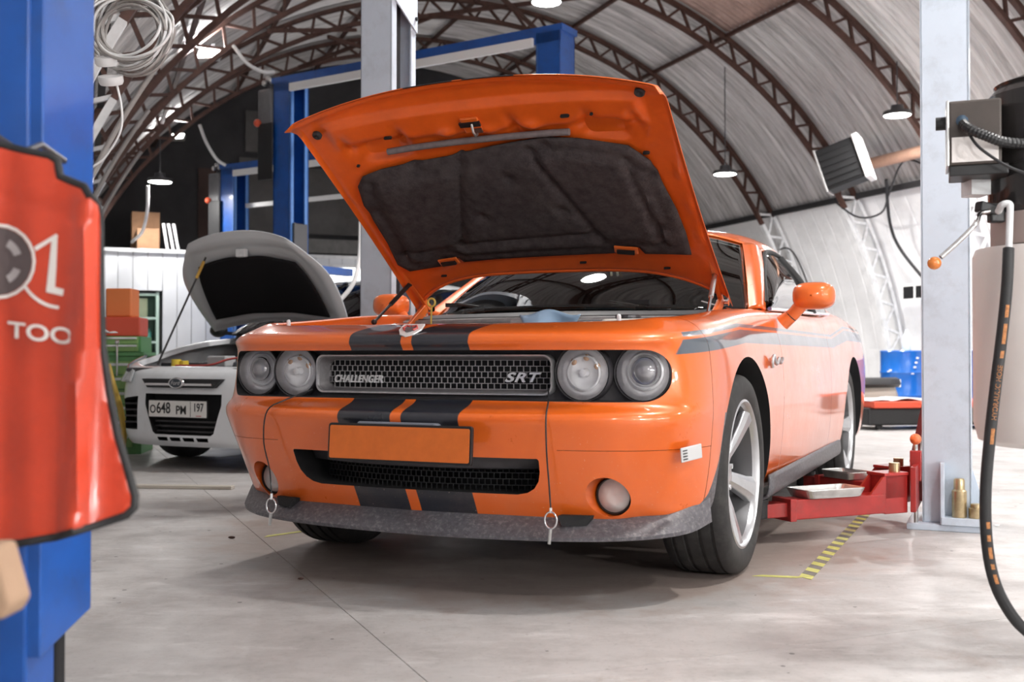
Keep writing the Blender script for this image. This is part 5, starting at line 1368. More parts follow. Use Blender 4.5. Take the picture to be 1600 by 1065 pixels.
# ================================================================== white hatchback behind (local x = image right, y = backwards)
FY = RAD(26.0)
ford = empty('white_hatchback', (-1.905, 8.309, 0), -FY); tag(ford, 'white hatchback with open hood and black grille', 'car')
M_fw = mat('white_car_paint', (0.72, 0.745, 0.77), 0.25, coat=0.7, dirt=(0.50, 0.50, 0.50), dscale=5, damt=0.3)
FM = [M_fw, M_blackm, M_blackm]
fplan = [(0, -.90), (.28, -.885), (.52, -.835), (.69, -.735), (.79, -.60), (.85, -.44)]
fz = [.165, .22, .33, .46, .56, .63, .69, .725]
f_c = [.07, .02, .005, 0, .01, .03, .06, .13]; f_s = [.05, .02, .005, 0, .0, .01, .03, .09]
sts = []
for i, (u, y) in enumerate(fplan[:5]):
    pu, py_ = fplan[max(i - 1, 0)]; nu, ny_ = fplan[i + 1]
    d = Vector((nu - pu, ny_ - py_)).normalized(); n = Vector((d.y, -d.x)) if i else Vector((0, -1))
    if n.y > 0: n = -n
    ii = lerp(f_c, f_s, i / 4)
    sts.append([(u - n.x * ii[k], y - n.y * ii[k], fz[k] + (.02 * max(0, i - 2) if k > 5 else 0)) for k in range(8)])
for (u, y, zt) in ((.86, -.40, .80), (.88, -.1, .87), (.89, .3, .93), (.90, .9, .97), (.90, 1.7, 1.0), (.90, 2.3, 1.03), (.885, 2.9, 1.05)):
    sts.append([(u + du, y, z) for du, z in ((-.08, .20), (-.03, .27), (-.01, .40), (0, .52), (0, .62), (-.01, .72), (-.04, zt - .07), (-.13, zt))])
for (u, y, n) in ((.80, 3.30, (-.6, -.7)), (.5, 3.44, (-.1, -1)), (0, 3.47, (0, -1))):
    sts.append([(u + n[0] * i2, y + n[1] * i2, z) for i2, z in zip((.1, .04, .01, 0, 0, .02, .06, .16), (.22, .30, .42, .54, .64, .76, .95, 1.05))])
hf = np.array(sts); r_ = hf[:, 7, :].copy(); r_[:, 2] -= .04; r_[:, 0] *= .97; hf = np.concatenate([hf, r_[:, None, :]], axis=1)
mi = hf[::-1].copy(); mi[:, :, 0] *= -1; ff = np.concatenate([mi, hf[1:]], axis=0)
fg = net(ff, 6 * (len(ff) - 1) + 1, 40)[:-1]
mb = MB(); nU = len(fg); GVf = 40
mb.add([tuple(p) for r in fg for p in r], [(i * GVf + k, ((i + 1) % nU) * GVf + k, ((i + 1) % nU) * GVf + k + 1, i * GVf + k + 1) for i in range(nU) for k in range(GVf - 1)])
mb.f.append(tuple(i * GVf + GVf - 1 for i in range(nU))); mb.m.append(1); mb.f.append(tuple(i * GVf for i in range(nU))[::-1]); mb.m.append(1)
fb = link('body_shell', mb.mesh('body_shell', FM), None)
def fcut(m_): m_.m = [2] * len(m_.f); return link('cutter', m_.mesh('cutter', FM))
for sgn in (1, -1):
    for yy in (0, 2.65): boolean(fb, fcut(MB().cyl((sgn * .58, yy, .315), (sgn * 1.2, yy, .315), .36, seg=48)))
    # side intakes
    boolean(fb, fcut(uz_prism([(sgn * .43, .515), (sgn * .60, .50), (sgn * .74, .47), (sgn * .76, .34), (sgn * .70, .27), (sgn * .45, .275)], -1.2, -.58)))
boolean(fb, fcut(uz_prism([(-.345, .535), (.345, .535), (.345, .46), (.275, .265), (.25, .25), (-.25, .25), (-.275, .265), (-.345, .46)], -1.2, -.78)))
for k in range(4): boolean(fb, fcut(uz_prism([(-.235 + k * .12, .232), (-.135 + k * .12, .232), (-.138 + k * .12, .205), (-.228 + k * .12, .205)], -1.2, -.80)))
b2 = bmesh.new(); b2.from_mesh(fb.data); bmesh.ops.delete(b2, geom=[f for f in b2.faces if f.material_index == 1], context='FACES'); b2.to_mesh(fb.data); b2.free()
set_smooth(fb.data, 40); fb.parent = ford
MB().bb(-.57, .57, -.60, 3.3, .20, .60).build('underbody', M_blackm, ford)
# grille slats, plate, badge
for k in range(3): MB().bb(-.29 + .012 * k * -1, .29, -.835, -.815, .335 - k * .035, .347 - k * .035).build('grille_slat', M_trimgrey, ford)
for sgn in (1, -1):
    for k in range(4): MB().bb(*sorted((sgn * .45, sgn * .72)), -.70, -.68, .31 + k * .045, .322 + k * .045).build('intake_slat', M_trimgrey, ford)
fp = empty('number_plate', (-.01, -.915, .432), parent=ford)
MB().prism([(x, 0, z) for x, z in rrect(.530, .122, .008, 3)], (0, 0, 0), (0, .012, 0)).build('plate_frame', M_black, fp)
M_pw = mat('plate_white', (0.74, 0.73, 0.70), 0.45)
MB().prism([(x, 0, z) for x, z in rrect(.52, .112, .006, 3)], (0, -.003, 0), (0, .001, 0)).build('plate_face', M_pw, fp)
MB().bb(.118, .121, -.0045, -.003, -.052, .052).build('plate_divider', M_black, fp)
FX = lambda x, z: frame((x, -.0045, z), (1, 0, 0), (0, 0, 1))
for tx_, x, z, sz, sx_ in (('O', -.222, -.006, .080, .85), ('648', -.125, .002, .108, .80), ('PM', .036, -.010, .084, .9), ('197', .190, .010, .080, .78)):
    text_obj('plate_text', tx_, sz, M_black, fp, FX(x, z), extrude=.0008, sx=sx_, offset=.001)
MB().bb(.17, .215, -.0045, -.003, -.048, -.043).build('plate_flag', mat('flag_red', (0.5, 0.05, 0.05), 0.5), fp)
MB().prism([(-.36, -.90, .640), (.36, -.90, .640), (.30, -.91, .578), (-.30, -.91, .578)], (0, 0, 0), (0, .05, 0)).build('upper_grille', M_black, ford, bevel=.004)
MB().bar((-.30, -.915, .602), (.30, -.915, .602), .03, .016).build('chrome_bar', M_chrome, ford, bevel=.004)
bd = MB().lathe([(.0005, .010), (.055, .010), (.060, .006), (.066, .008), (.070, .0)], 32, Matrix.Translation((-.005, -.932, .612)) @ Matrix.Diagonal((1, 1, .56, 1)) @ Matrix.Rotation(RAD(90), 4, 'X')).build('oval_badge', M_chrome, ford, smooth=40)
MB().lathe([(.0005, .012), (.054, .011)], 32, Matrix.Translation((-.005, -.933, .612)) @ Matrix.Diagonal((1, 1, .56, 1)) @ Matrix.Rotation(RAD(90), 4, 'X')).build('badge_face', mat('badge_dark', (0.03, 0.045, 0.06), 0.3, coat=0.5), bd)
text_obj('badge_script', 'Ford', .042, M_chrome, bd, frame((-.005, -.9465, .612), (1, 0, 0), (0, 0, 1)), extrude=.0005, shear=.3)
# headlights
for sgn in (1, -1):
    c_ = [[(sgn * .52, -.815, .70), (sgn * .68, -.715, .725), (sgn * .80, -.54, .765), (sgn * .85, -.36, .81)], [(sgn * .52, -.850, .615), (sgn * .70, -.765, .62), (sgn * .835, -.57, .655), (sgn * .880, -.38, .75)]]
    MB().grid([[tuple(p) for p in r] for r in net(c_, 8, 16)]).build('headlight', mat('ford_light', (0.55, 0.57, 0.58), 0.12, 0.6, coat=1.0), ford, smooth=60, solid=.012)
# engine bay
MB().bb(-.70, .70, -.70, .35, .55, .60).build('bay_floor', M_blackm, ford)
MB().bar((-.62, -.74, .70), (.62, -.74, .70), .10, .03).build('slam_panel', M_trimgrey, ford, bevel=.008)
MB().bb(-.20, .36, -.50, .05, .58, .76).build('engine_cover', mat('engine_dark', (0.05, 0.055, 0.065), 0.4), ford, bevel=.03)
MB().bb(-.52, -.30, -.55, -.28, .60, .75).build('battery_box', M_black, ford, bevel=.01)
MB().cyl((-.30, -.62, .70), (-.30, -.62, .775), .035, seg=14).cyl((-.24, -.60, .70), (-.24, -.60, .765), .03, seg=14).build('filler_cap', mat('yellow_cap', (0.75, 0.55, 0.05), 0.4), ford)
MB().tube(smooth_pts([(-.25, -.68, .73), (.05, -.66, .735), (.2, -.60, .78), (.5, -.55, .80)], 16), .008, 6).build('red_line', mat('red_hose', (0.5, 0.08, 0.07), 0.5), ford, smooth=60)
MB().bb(-.05, .12, -.58, -.46, .72, .80).build('air_box', mat('light_grey_part', (0.45, 0.46, 0.47), 0.5), ford, bevel=.01)
# open hood
ta_ = math.atan2(1.65 - 1.0, .33 + .20); fd = Vector((0, -math.cos(ta_), math.sin(ta_))); fn = Vector((0, math.sin(ta_), math.cos(ta_))); fb0 = Vector((0, .20, 1.0)); FL = .84
fh = empty('hood', parent=ford)
def fhp(u, l, c): return fb0 + Vector((u, 0, 0)) + fd * l + fn * c
def fhw(f): return .66 + .05 * math.sin(math.pi * min(1, f * 1.2)) - .20 * max(0, (f - .55) / .45) ** 2
def fpt(a, f, off):
    u = a * fhw(f); l = .06 * (1 - a * a) + f * (FL - .06 * (1 - a * a) + .06 * (1 - abs(a) ** 2.5)); return fhp(u, l, .05 * (1 - a * a) + off)
G1 = [[fpt(a, f, 0) for a in np.linspace(-1, 1, 41)] for f in np.linspace(0, 1, 31)]
MB().grid(G1, flip=True).build('hood_skin', M_fw, fh, smooth=60, solid=.004)
G2 = []
for f in np.linspace(0, 1, 41):
    row = []
    for a in np.linspace(-.985, .985, 51):
        ed = min((1 - abs(a)) * .65, f * .8, (1 - f) * .8); row.append(fpt(a, f, -.006 - .02 * sst(ed, .01, .05) + .012 * sst(ed, .09, .12)))
    G2.append(row)
MB().grid(G2).build('hood_inner_panel', mat('white_underhood', (0.60, 0.61, 0.62), 0.35), fh, smooth=60)
G3 = [[fpt(a * (.80 - .10 * f), .14 + .62 * f - .04 * abs(a) ** 3 * f, -.042 - .004 * math.cos(a * 9)) for a in np.linspace(-1, 1, 31)] for f in np.linspace(0, 1, 21)]
MB().grid(G3).build('insulation_pad', mat('black_pad', (0.016, 0.015, 0.016), 0.95, spec=0.1), fh, smooth=60, solid=.012)
lp = fpt(0, .80, -.05); MB().box(lp, (.09, .04, .06)).build('hood_latch', M_white_steel, fh, bevel=.008)
MB().tube([(-.50, -.60, .735), fpt(-.58, .80, -.04)], .0075, 8).build('prop_rod', M_bcable, fh)
pr0, pr1 = Vector((-.50, -.60, .735)), fpt(-.58, .80, -.04)
MB().tube([pr0.lerp(pr1, .80), pr0.lerp(pr1, .96)], .012, 8).build('prop_grip', mat('prop_yellow', (0.62, 0.36, 0.06), 0.5), fh)
# greenhouse
def fpatch(name, ctrl, m, solid=.006):
    for sgn in (1, -1):
        c_ = np.array(ctrl, float); c_[:, :, 0] *= sgn
        MB().grid([[tuple(p) for p in r] for r in net(c_, 14, 20)]).build(name, m, ford, smooth=60, recalc=False, solid=solid)
fpatch('windshield', [[(0, .28, .985), (.35, .31, .985), (.66, .45, .985)], [(0, .72, 1.24), (.33, .74, 1.235), (.62, .84, 1.215)], [(0, 1.12, 1.43), (.30, 1.13, 1.425), (.56, 1.20, 1.39)]], M_glass)
fpatch('roof_panel', [[(0, 1.12, 1.43), (.30, 1.13, 1.425), (.56, 1.20, 1.39), (.64, 1.25, 1.34)], [(0, 1.7, 1.485), (.30, 1.7, 1.478), (.56, 1.7, 1.44), (.66, 1.7, 1.39)], [(0, 2.7, 1.45), (.30, 2.7, 1.445), (.54, 2.7, 1.41), (.64, 2.7, 1.36)], [(0, 3.2, 1.38), (.30, 3.2, 1.375), (.52, 3.15, 1.35), (.62, 3.1, 1.31)]], M_fw)
fpatch('windshield_pillar', [[(.66, .45, .985), (.74, .50, .985)], [(.62, .84, 1.215), (.70, .90, 1.18)], [(.56, 1.20, 1.39), (.64, 1.25, 1.34)]], M_fw)
fpatch('side_window', [[(.74, .50, .985), (.78, .9, .985), (.79, 1.7, 1.01), (.78, 2.5, 1.03), (.74, 3.1, 1.06)], [(.73, .52, 1.0), (.70, .92, 1.18), (.67, 1.7, 1.385), (.65, 2.5, 1.37), (.62, 3.1, 1.31)]], M_glass)
fpatch('rear_window', [[(0, 3.2, 1.38), (.30, 3.2, 1.375), (.62, 3.1, 1.31)], [(0, 3.38, 1.05), (.4, 3.36, 1.05), (.72, 3.22, 1.06)]], M_glass)
MB().grid([[(u, .30 + .25 * (abs(u) / .7) ** 2 + dy, z) for u in np.linspace(-.70, .70, 21)] for dy, z in ((-.12, .90), (-.02, .985), (.10, .985))]).build('cowl_panel', M_black, ford, smooth=40, solid=.01)
MB().grid([[(u, .55 + dy, z) for u in (-.68, 0, .68)] for dy, z in ((0, .93), (.35, .98), (.5, .9), (.5, .6))]).build('dashboard', M_interior, ford, solid=.01)
for x in (-.36, .36): MB().box((x, 1.35, .95), (.46, .16, .75), Matrix.Rotation(RAD(-12), 3, 'X')).build('seat', M_interior, ford, bevel=.05, seg=3)
for sgn in (-1, 1):
    m_ = MB().sphere((sgn * .99, .62, 1.02), .08, (1.1, .7, .75), 16, 10).build('door_mirror', M_black, ford, smooth=60); MB().bar((sgn * .80, .66, .985), (sgn * .95, .63, 1.0), .03, .03).build('mirror_stalk', M_black, m_)
# wheels
fw = empty('wheel', parent=ford); T = Matrix.Rotation(RAD(90), 4, 'Y')
MB().lathe([(.20, -.09), (.25, -.105), (.29, -.10), (.312, -.085), (.317, -.06), (.317, .06), (.312, .085), (.29, .10), (.25, .105), (.20, .09)], 48, T).build('tyre', M_tyre, fw, smooth=35)
MB().lathe([(.205, .085), (.21, .095), (.195, .08), (.17, .03), (.06, .05), (.0005, .05)], 40, T).build('rim', M_rim, fw, smooth=35)
for k in range(5):
    a = RAD(72 * k); MB().bar((.055, .05 * math.cos(a), .05 * math.sin(a)), (.075, .19 * math.cos(a), .19 * math.sin(a)), .045, .03, up=(1, 0, 0)).build('spoke', M_rim, fw)
fw.location = (.76, 0, .317)
for x, y, fl_ in ((.76, 2.65, 0), (-.76, 0, 1), (-.76, 2.65, 1)):
    c_ = copy_tree(fw, ford); c_.location = (x, y, .317); c_.rotation_euler = (0, 0, math.pi if fl_ else 0)
# blue cable from the cabin side into the engine bay
M_bluec = mat('blue_cable', (0.10, 0.30, 0.50), 0.5)

# ================================================================== blue two post lifts in the background
def blue_lift(pa, pb, zt, label, name='blue_lift', motor=True, arms=True):
    pa, pb = Vector((*pa, 0)), Vector((*pb, 0)); d = (pb - pa).normalized(); yaw = math.atan2(d.y, d.x); L_ = (pb - pa).length
    b = empty(name, pa, yaw); tag(b, label, 'car lift')
    for x, i in ((0, 1), (L_, -1)):
        MB().bb(x - .13, x + .13, -.15, -.13, .02, zt).bb(x - .13, x + .13, .13, .15, .02, zt).bb(*sorted((x - i * .13, x - i * .11)), -.15, .15, .02, zt).build('column', M_blue, b)
        MB().bb(*sorted((x + i * .13, x + i * .11)), -.15, -.09, .02, zt).bb(*sorted((x + i * .13, x + i * .11)), .09, .15, .02, zt).build('guide_rail', mat('blue_light', (0.10, 0.25, 0.60), 0.35), b)
        MB().bb(x - .22, x + .22, -.25, .25, 0, .02).build('base_plate', M_blue, b)
        MB().bb(*sorted((x + i * .02, x + i * .16)), -.11, .11, 1.75, 2.3).build('carriage', M_dsteel, b, bevel=.01)
        for s_ in ((-1, 1) if arms else (-1,)): MB().bar((x + i * .15, s_ * .12, 1.80), (x + i * .15, s_ * .85, 1.80), .09, .09).build('swing_arm', M_blue, b, bevel=.004)
    MB().bb(-.16, L_ + .16, -.15, .15, zt, zt + .06).build('beam_top', M_blue, b)
    MB().bb(-.13, L_ + .13, -.15, -.12, zt - .10, zt).build('beam_side', M_blue, b)
    MB().bb(.15, L_ - .15, -.19, -.155, zt - .13, zt - .045).build('beam_strip', M_white, b)
    MB().bb(.15, L_ - .15, .06, .10, zt - .55, zt - .49).build('safety_bar', M_white, b)
    if motor:
        m_ = empty('motor_unit', parent=b)
        MB().bb(-.36, -.135, -.18, .16, zt - .62, zt - .05).build('motor_box', mat('motor_grey', (0.13, 0.13, 0.135), 0.45, var=0.2, vscale=8), m_, bevel=.03, seg=3)
        MB().cyl((-.25, 0, zt - .05), (-.25, 0, zt + .12), .09, seg=20).build('motor', M_dsteel, m_, bevel=.01)
        MB().bb(-.33, -.10, -.20, -.18, zt - 1.10, zt - .45).build('control_panel', M_black, m_, bevel=.01)
        MB().sphere((-.33, -.20, zt - .44), .045, seg=12, rings=8).build('red_button', mat('button_red', (0.7, 0.10, 0.04), 0.4), m_, smooth=60)
        for k in range(3): MB().sphere((-.30 + k * .06, -.12, zt + .03 + .04 * (k % 2)), .035, seg=10, rings=6).build('fitting', M_steel, m_, smooth=60)
    return b
blue_lift((-2.52, 12.3), (.42, 10.42), 3.90, 'blue two post lift with overhead beam behind the orange hood')
blue_lift((-3.98, 15.5), (-1.10, 13.72), 3.48, 'smaller blue lift column with control box behind the white hood', arms=False)

# ================================================================== left side: tool cabinet, stool, boxes
def gpos(px, py): return px_ground(px, py)
tcab = empty('tool_cabinet', (-3.22, 8.80, 0), RAD(8)); tag(tcab, 'green tool cabinet with many drawers by the apron', 'cabinet')
M_green = mat('green_cabinet', (0.10, 0.28, 0.10), 0.4, var=0.1, vscale=5); M_green2 = mat('light_green_drawer', (0.24, 0.42, 0.14), 0.4, var=0.1, vscale=5)
MB().bb(-.42, .20, 0, .50, 0, .80).build('body', M_green, tcab, bevel=.005)
for k in range(6):
    z = .06 + k * .118
    dr = MB().bb(-.40, .13, -.012, .0, z, z + .108).build('drawer', M_green2, tcab, bevel=.003)
    MB().bb(-.36, .10, -.030, -.012, z + .070, z + .092).build('drawer_handle', M_white_steel, dr, bevel=.003)
MB().bb(-.44, .22, -.02, .52, .80, .83).build('top', M_green, tcab, bevel=.004)
uc = empty('top_tool_chest', tcab.matrix_basis @ Vector((-.11, .25, .8305)), RAD(8)); tag(uc, 'light green tool chest with pale handles on the cabinet top', 'tool chest')
MB().bb(-.30, .30, -.23, .23, 0, .13).build('body', M_green, uc, bevel=.004)
for k in range(2):
    dr = MB().bb(-.28, .28, -.245, -.23, .008 + k * .062, .064 + k * .062).build('drawer', M_green2, uc, bevel=.003); MB().bb(-.26, .27, -.265, -.245, .045 + k * .062, .060 + k * .062).build('drawer_handle', M_white_steel, dr, bevel=.003)
bxp = tcab.matrix_basis @ Vector((-.06, .25, .961))
o = MB().box((0, 0, .08), (.46, .36, .16)).build('red_toolbox', mat('red_toolbox', (0.62, 0.08, 0.04), 0.4), bevel=.012, loc=bxp); o.rotation_euler = (0, 0, RAD(8)); tag(o, 'red toolbox lying on the green tool chest', 'toolbox')
o = MB().box((0, 0, .12), (.22, .20, .24)).build('orange_case', mat('orange_case', (0.80, 0.23, 0.07), 0.4), bevel=.015, loc=bxp + Vector((.05, .02, .161))); tag(o, 'orange plastic case on top of the red toolbox', 'case')
# crumpled white rag
G = [[(x + .01 * math.sin(7 * y * 20), y, .02 + .05 * abs(math.sin(x * 19 + y * 11)) * (1 - (x / .17) ** 2)) for x in np.linspace(-.16, .16, 19)] for y in np.linspace(-.14, .14, 17)]
o = MB().grid(G).build('paper_rag', mat('white_paper', (0.85, 0.85, 0.86), 0.7), smooth=80, solid=.004, loc=tcab.matrix_basis @ Vector((-.16, -.17, .965))); tag(o, 'crumpled white paper rag hanging over the tool chest', 'rag')
for k_, (hx, zz) in enumerate(((.02, .70),)):
    o = MB().tube([(0, 0, .27), (0, 0, .02)], .009, 10).sphere((0, 0, .29), .02, seg=12, rings=8).build('ratchet', M_chrome, smooth=60, loc=tcab.matrix_basis @ Vector((hx, -.06, .62))); tag(o, 'steel ratchet hanging on the green cabinet front', 'ratchet')
# yellow air hose hanging at the cabinet
yh = MB().tube(smooth_pts([px_at(168, 570, 8.55), px_at(176, 600, 8.5), px_at(188, 640, 8.5), px_at(193, 680, 8.5), px_at(188, 702, 8.52), px_at(176, 712, 8.6)], 30), .026, 10).build('yellow_hose', mat('yellow_hose', (0.62, 0.40, 0.06), 0.5), smooth=60); tag(yh, 'thick yellow air hose hanging beside the green cabinet', 'hose')
# navy drum and red crate further back
p = gpos(205, 665)
o = MB().lathe([(.0005, 0), (.20, 0), (.21, .02), (.21, .5), (.20, .52), (.0005, .52)], 24).build('navy_drum', mat('navy_drum', (0.02, 0.05, 0.18), 0.4), smooth=40, loc=(-4.0, 11.6, 0)); tag(o, 'dark navy drum between the green cabinet and the cabin', 'drum')
o = MB().bb(-.2, .2, -.15, .15, 0, .3).build('red_crate', mat('brown_red_crate', (0.42, 0.12, 0.06), 0.6), bevel=.01, loc=(-3.55, 10.6, 0)); tag(o, 'low red brown crate on the floor behind the green cabinet', 'crate')
for k, (z0, h, c_, nm) in enumerate(((.0, .12, (0.55, 0.55, 0.55), 'grey'), (.0, .0, (0, 0, 0), ''), )):
    if h: o = MB().bb(-.18, .18, -.12, .12, 0, h).build('parts_bin', mat('grey_bin', c_, 0.5), bevel=.01, loc=(-3.55, 10.6, .301)); tag(o, 'grey parts bin on top of the red brown crate', 'bin')
# coil of grey cable hanging on the left
coil = empty('cable_coil', px_at(203, 48, 4.5)); tag(coil, 'big coil of grey cable hanging high beside the blue column', 'cable coil')
rc = random.Random(3)
for k in range(16):
    rx, rz_ = .150 + rc.uniform(-.035, .03), .150 + rc.uniform(-.04, .03); ox, oz, oy = rc.uniform(-.02, .02), rc.uniform(-.02, .02), rc.uniform(-.05, .05); ph = rc.uniform(0, 6)
    pts = [(ox + rx * math.cos(RAD(a)), oy + .02 * math.sin(RAD(a * 2) + ph), oz + rz_ * math.sin(RAD(a))) for a in range(0, 360, 10)]
    MB().tube(pts, .0065, 6, closed=True).build('cable_loop', M_gcable if k % 5 else M_wcable, coil, smooth=60)
MB().tube([(.0, 0, .14), (.0, .0, .19), (-.03, .02, .62)], .006, 6).build('hanger', M_dsteel, coil)
MB().tube(smooth_pts([(.13, 0, .10), (.18, 0, .05), (.165, 0, -.06), (.14, 0, -.10), (.06, 0, -.15)], 20), .005, 6).build('loose_end', M_wcable, coil, smooth=60)
for (dx, dz) in ((-.09, -.145), (-.075, -.225)):
    jb = MB().lathe([(.0005, 0), (.045, 0), (.05, .01), (.05, .035), (.0005, .04)], 16, Matrix.Translation((dx, 0, dz)) @ Matrix.Rotation(RAD(25), 4, 'X')).build('socket', M_wcable, coil, smooth=40)
MB().tube(smooth_pts([(-.06, 0, -.20), (-.04, .02, -.32), (-.05, .03, -.42), (-.12, .05, -.52), (-.17, .05, -.56)], 20), .005, 6).build('loose_end', M_wcable, coil, smooth=60)
# conduits running down the left trusses
for k, (a0, r0, s_) in enumerate(((150, 5.72, 8.71), (152, 5.74, 10.77), (150, 5.70, 12.84))):
    pts = [HG(s_ - .08, TC + r0 * math.cos(RAD(a)), ZC + r0 * math.sin(RAD(a))) for a in np.linspace(146, 172, 16)]
    o = MB().tube(pts, .020, 8).build('conduit_pipe', M_gcable, smooth=60); tag(o, 'grey conduit pipe bent along the left hand truss', 'pipe', 'conduit pipes on the left trusses')
for k, pts in enumerate(([(365, 72, 12.4), (385, 98, 12.2), (410, 112, 12.3), (428, 113, 12.42)], [(312, 195, 15.0), (322, 222, 15.0), (338, 248, 15.1), (352, 258, 15.2)], [(231, 290, 14.8), (230, 330, 14.9), (222, 362, 15.2), (206, 378, 15.6)])):
    o = MB().tube(smooth_pts([px_at(*p) for p in pts], 16), .022, 8).build('white_cable', M_wcable, smooth=60)
    tag(o, ['white cable sagging from truss to the tall lift motor', 'white cable sagging down to the smaller lift motor', 'white cable hanging below the lamp to the cabin roof'][k], 'cable')
o = MB().tube(smooth_pts([px_at(564, 345, 8.6), px_at(562, 400, 8.6), px_at(553, 440, 8.6), px_at(535, 465, 8.6), px_at(527, 470, 8.6)], 24), .018, 8).build('white_hose', M_wcable, smooth=60); tag(o, 'white hose hanging down beside the grey lift column', 'hose')

# ================================================================== right wall: heater, vents, barrels, parts
ht = empty('fan_heater', px_at(1318, 258, 13.6), RAD(-35)); tag(ht, 'black box fan heater with white rims mounted up on the wall', 'heater')
MB().bb(-.34, .30, -.25, .25, -.36, .36).build('body', mat('heater_black', (0.007, 0.007, 0.008), 0.6), ht, bevel=.02)
for k in range(6): MB().bb(-.30, .26, -.262, -.25, -.30 + k * .11, -.285 + k * .11).build('louvre', M_blackm, ht)
MB().bb(.30, .40, -.27, .27, -.39, .39).build('white_rim', M_white, ht, bevel=.012); MB().bb(-.37, -.34, -.26, .26, -.38, .38).build('rear_rim', mat('rim_grey', (0.45, 0.44, 0.44), 0.5), ht, bevel=.006)
MB().bar((-.1, .2, .0), (.25, 1.1, .1), .05, .05).build('wall_bracket', M_dsteel, ht)
ht.rotation_euler = (0, RAD(-18), RAD(-28)); ht.scale = (.74, .74, .74)
pp = MB().tube([HG(10.4, 10.06, 3.45), HG(12.1, 10.06, 3.45)], .08, 14).build('heating_pipe', mat('primer_pipe', (0.55, 0.33, 0.24), 0.5, var=0.2, vscale=5), smooth=60); tag(pp, 'reddish heating pipe running along the wall behind the column', 'pipe')
def wallp(s_, a, r=5.95): return HG(s_, TC + r * math.cos(RAD(a)), ZC + r * math.sin(RAD(a)))
o = MB().tube(smooth_pts([wallp(11.9, 34), wallp(12.2, 28), wallp(12.2, 24), wallp(11.9, 19), wallp(11.6, 15)], 24), .022, 8).build('black_wall_cable', M_bcable, smooth=60); tag(o, 'thick black cable running down the white wall', 'cable')
o = MB().tube(smooth_pts([wallp(13.0, 33, 5.85), wallp(12.6, 30, 5.8), wallp(12.1, 30, 5.8), wallp(11.7, 33, 5.75), wallp(11.4, 36), wallp(11.0, 34)], 24), .014, 6).build('looped_cable', M_bcable, smooth=60); tag(o, 'thin black cable looped under the heater', 'cable')
o = MB().tube(smooth_pts([wallp(15.2, 22), wallp(15.0, 26), wallp(14.6, 26), wallp(14.5, 20), wallp(14.55, 14)], 24), .014, 6).build('hung_cable', M_bcable, smooth=60); tag(o, 'black cable hung in a loop on the white wall', 'cable')
vp = px_at(1431, 456, 15.3)
vn = empty('wall_vent', vp, ALPHA - RAD(90)); tag(vn, 'white framed wall vent with two dark openings', 'vent')
MB().bb(-.26, .26, -.02, .02, -.12, .12).build('frame', M_white, vn, bevel=.005)
for x in (-.125, .125): MB().bb(x - .10, x + .10, -.026, -.018, -.085, .085).build('opening', M_black, vn)
def barrel(x, y, label, col=(0.01, 0.13, 0.50)):
    b = MB(); pr = [(.0005, 0), (.28, 0), (.292, .012), (.287, .03)]
    for z in (.29, .59): pr += [(.287, z - .025), (.297, z), (.287, z + .025)]
    pr += [(.287, .85), (.293, .868), (.285, .88), (.275, .866), (.0005, .866)]
    o = b.lathe(pr, 40).build('oil_barrel', mat('blue_barrel_%d' % int(col[2] * 100), col, 0.3, coat=0.4), smooth=35, loc=(x, y, 0)); tag(o, label, 'barrel')
    return o
p1 = px_at(1411, 600, 14.4); b1 = barrel(p1.x, p1.y, 'blue oil barrel with white printing beside the grey column')
p2 = px_at(1466, 600, 14.9); barrel(p2.x, p2.y, 'plain blue barrel partly hidden by the grey column', (0.02, 0.19, 0.58))
p3 = px_at(1526, 600, 13.4); barrel(p3.x, p3.y, 'dark blue barrel between the grey column and the dispenser', (0.01, 0.09, 0.40))
bp_ = b1.location
for a, z in ((-58, .60), (-52, .62), (10, .66), (14, .72), (18, .78), (4, .58)):
    MB().bb(-.018, .018, -.003, .003, -.012, .012).build('print_mark', M_white, b1, mtx=Matrix.Rotation(RAD(a), 4, 'Z') @ Matrix.Translation((0, -.291, z)))
MB().grid([[(.2905 * math.sin(RAD(a)), -.2905 * math.cos(RAD(a)), z) for a in range(-80, -24, 5)] for z in (.40, .50)]).build('white_print', M_white, b1)
# bottles and jug on the barrels
o = MB().lathe([(.0005, 0), (.05, 0), (.055, .02), (.055, .20), (.02, .26), (.02, .29), (.0005, .29)], 16).build('clear_bottle', mat('clear_bottle', (0.70, 0.75, 0.76), 0.3), smooth=40, loc=(p1.x + .02, p1.y - .08, .868)); tag(o, 'pale plastic bottle standing on the printed blue barrel', 'bottle')
o = MB().lathe([(.0005, 0), (.09, 0), (.10, .02), (.10, .10), (.06, .12), (.0005, .12)], 16).build('tan_tin', mat('tan_tin', (0.60, 0.42, 0.20), 0.4), smooth=40, loc=(p2.x - .05, p2.y - .05, .868)); tag(o, 'tan tin standing on the plain blue barrel', 'tin')
o = MB().tube(smooth_pts([(p2.x - .20, p2.y - .33, .45), (p2.x - .24, p2.y - .33, .70), (p2.x - .30, p2.y - .31, .88), (p2.x - .22, p2.y - .24, .91), (p2.x - .18, p2.y - .18, .89)], 20), .016, 8).build('brown_hose', mat('brown_hose', (0.25, 0.06, 0.03), 0.5), smooth=60); tag(o, 'brown hose hooked over the plain blue barrel', 'hose')
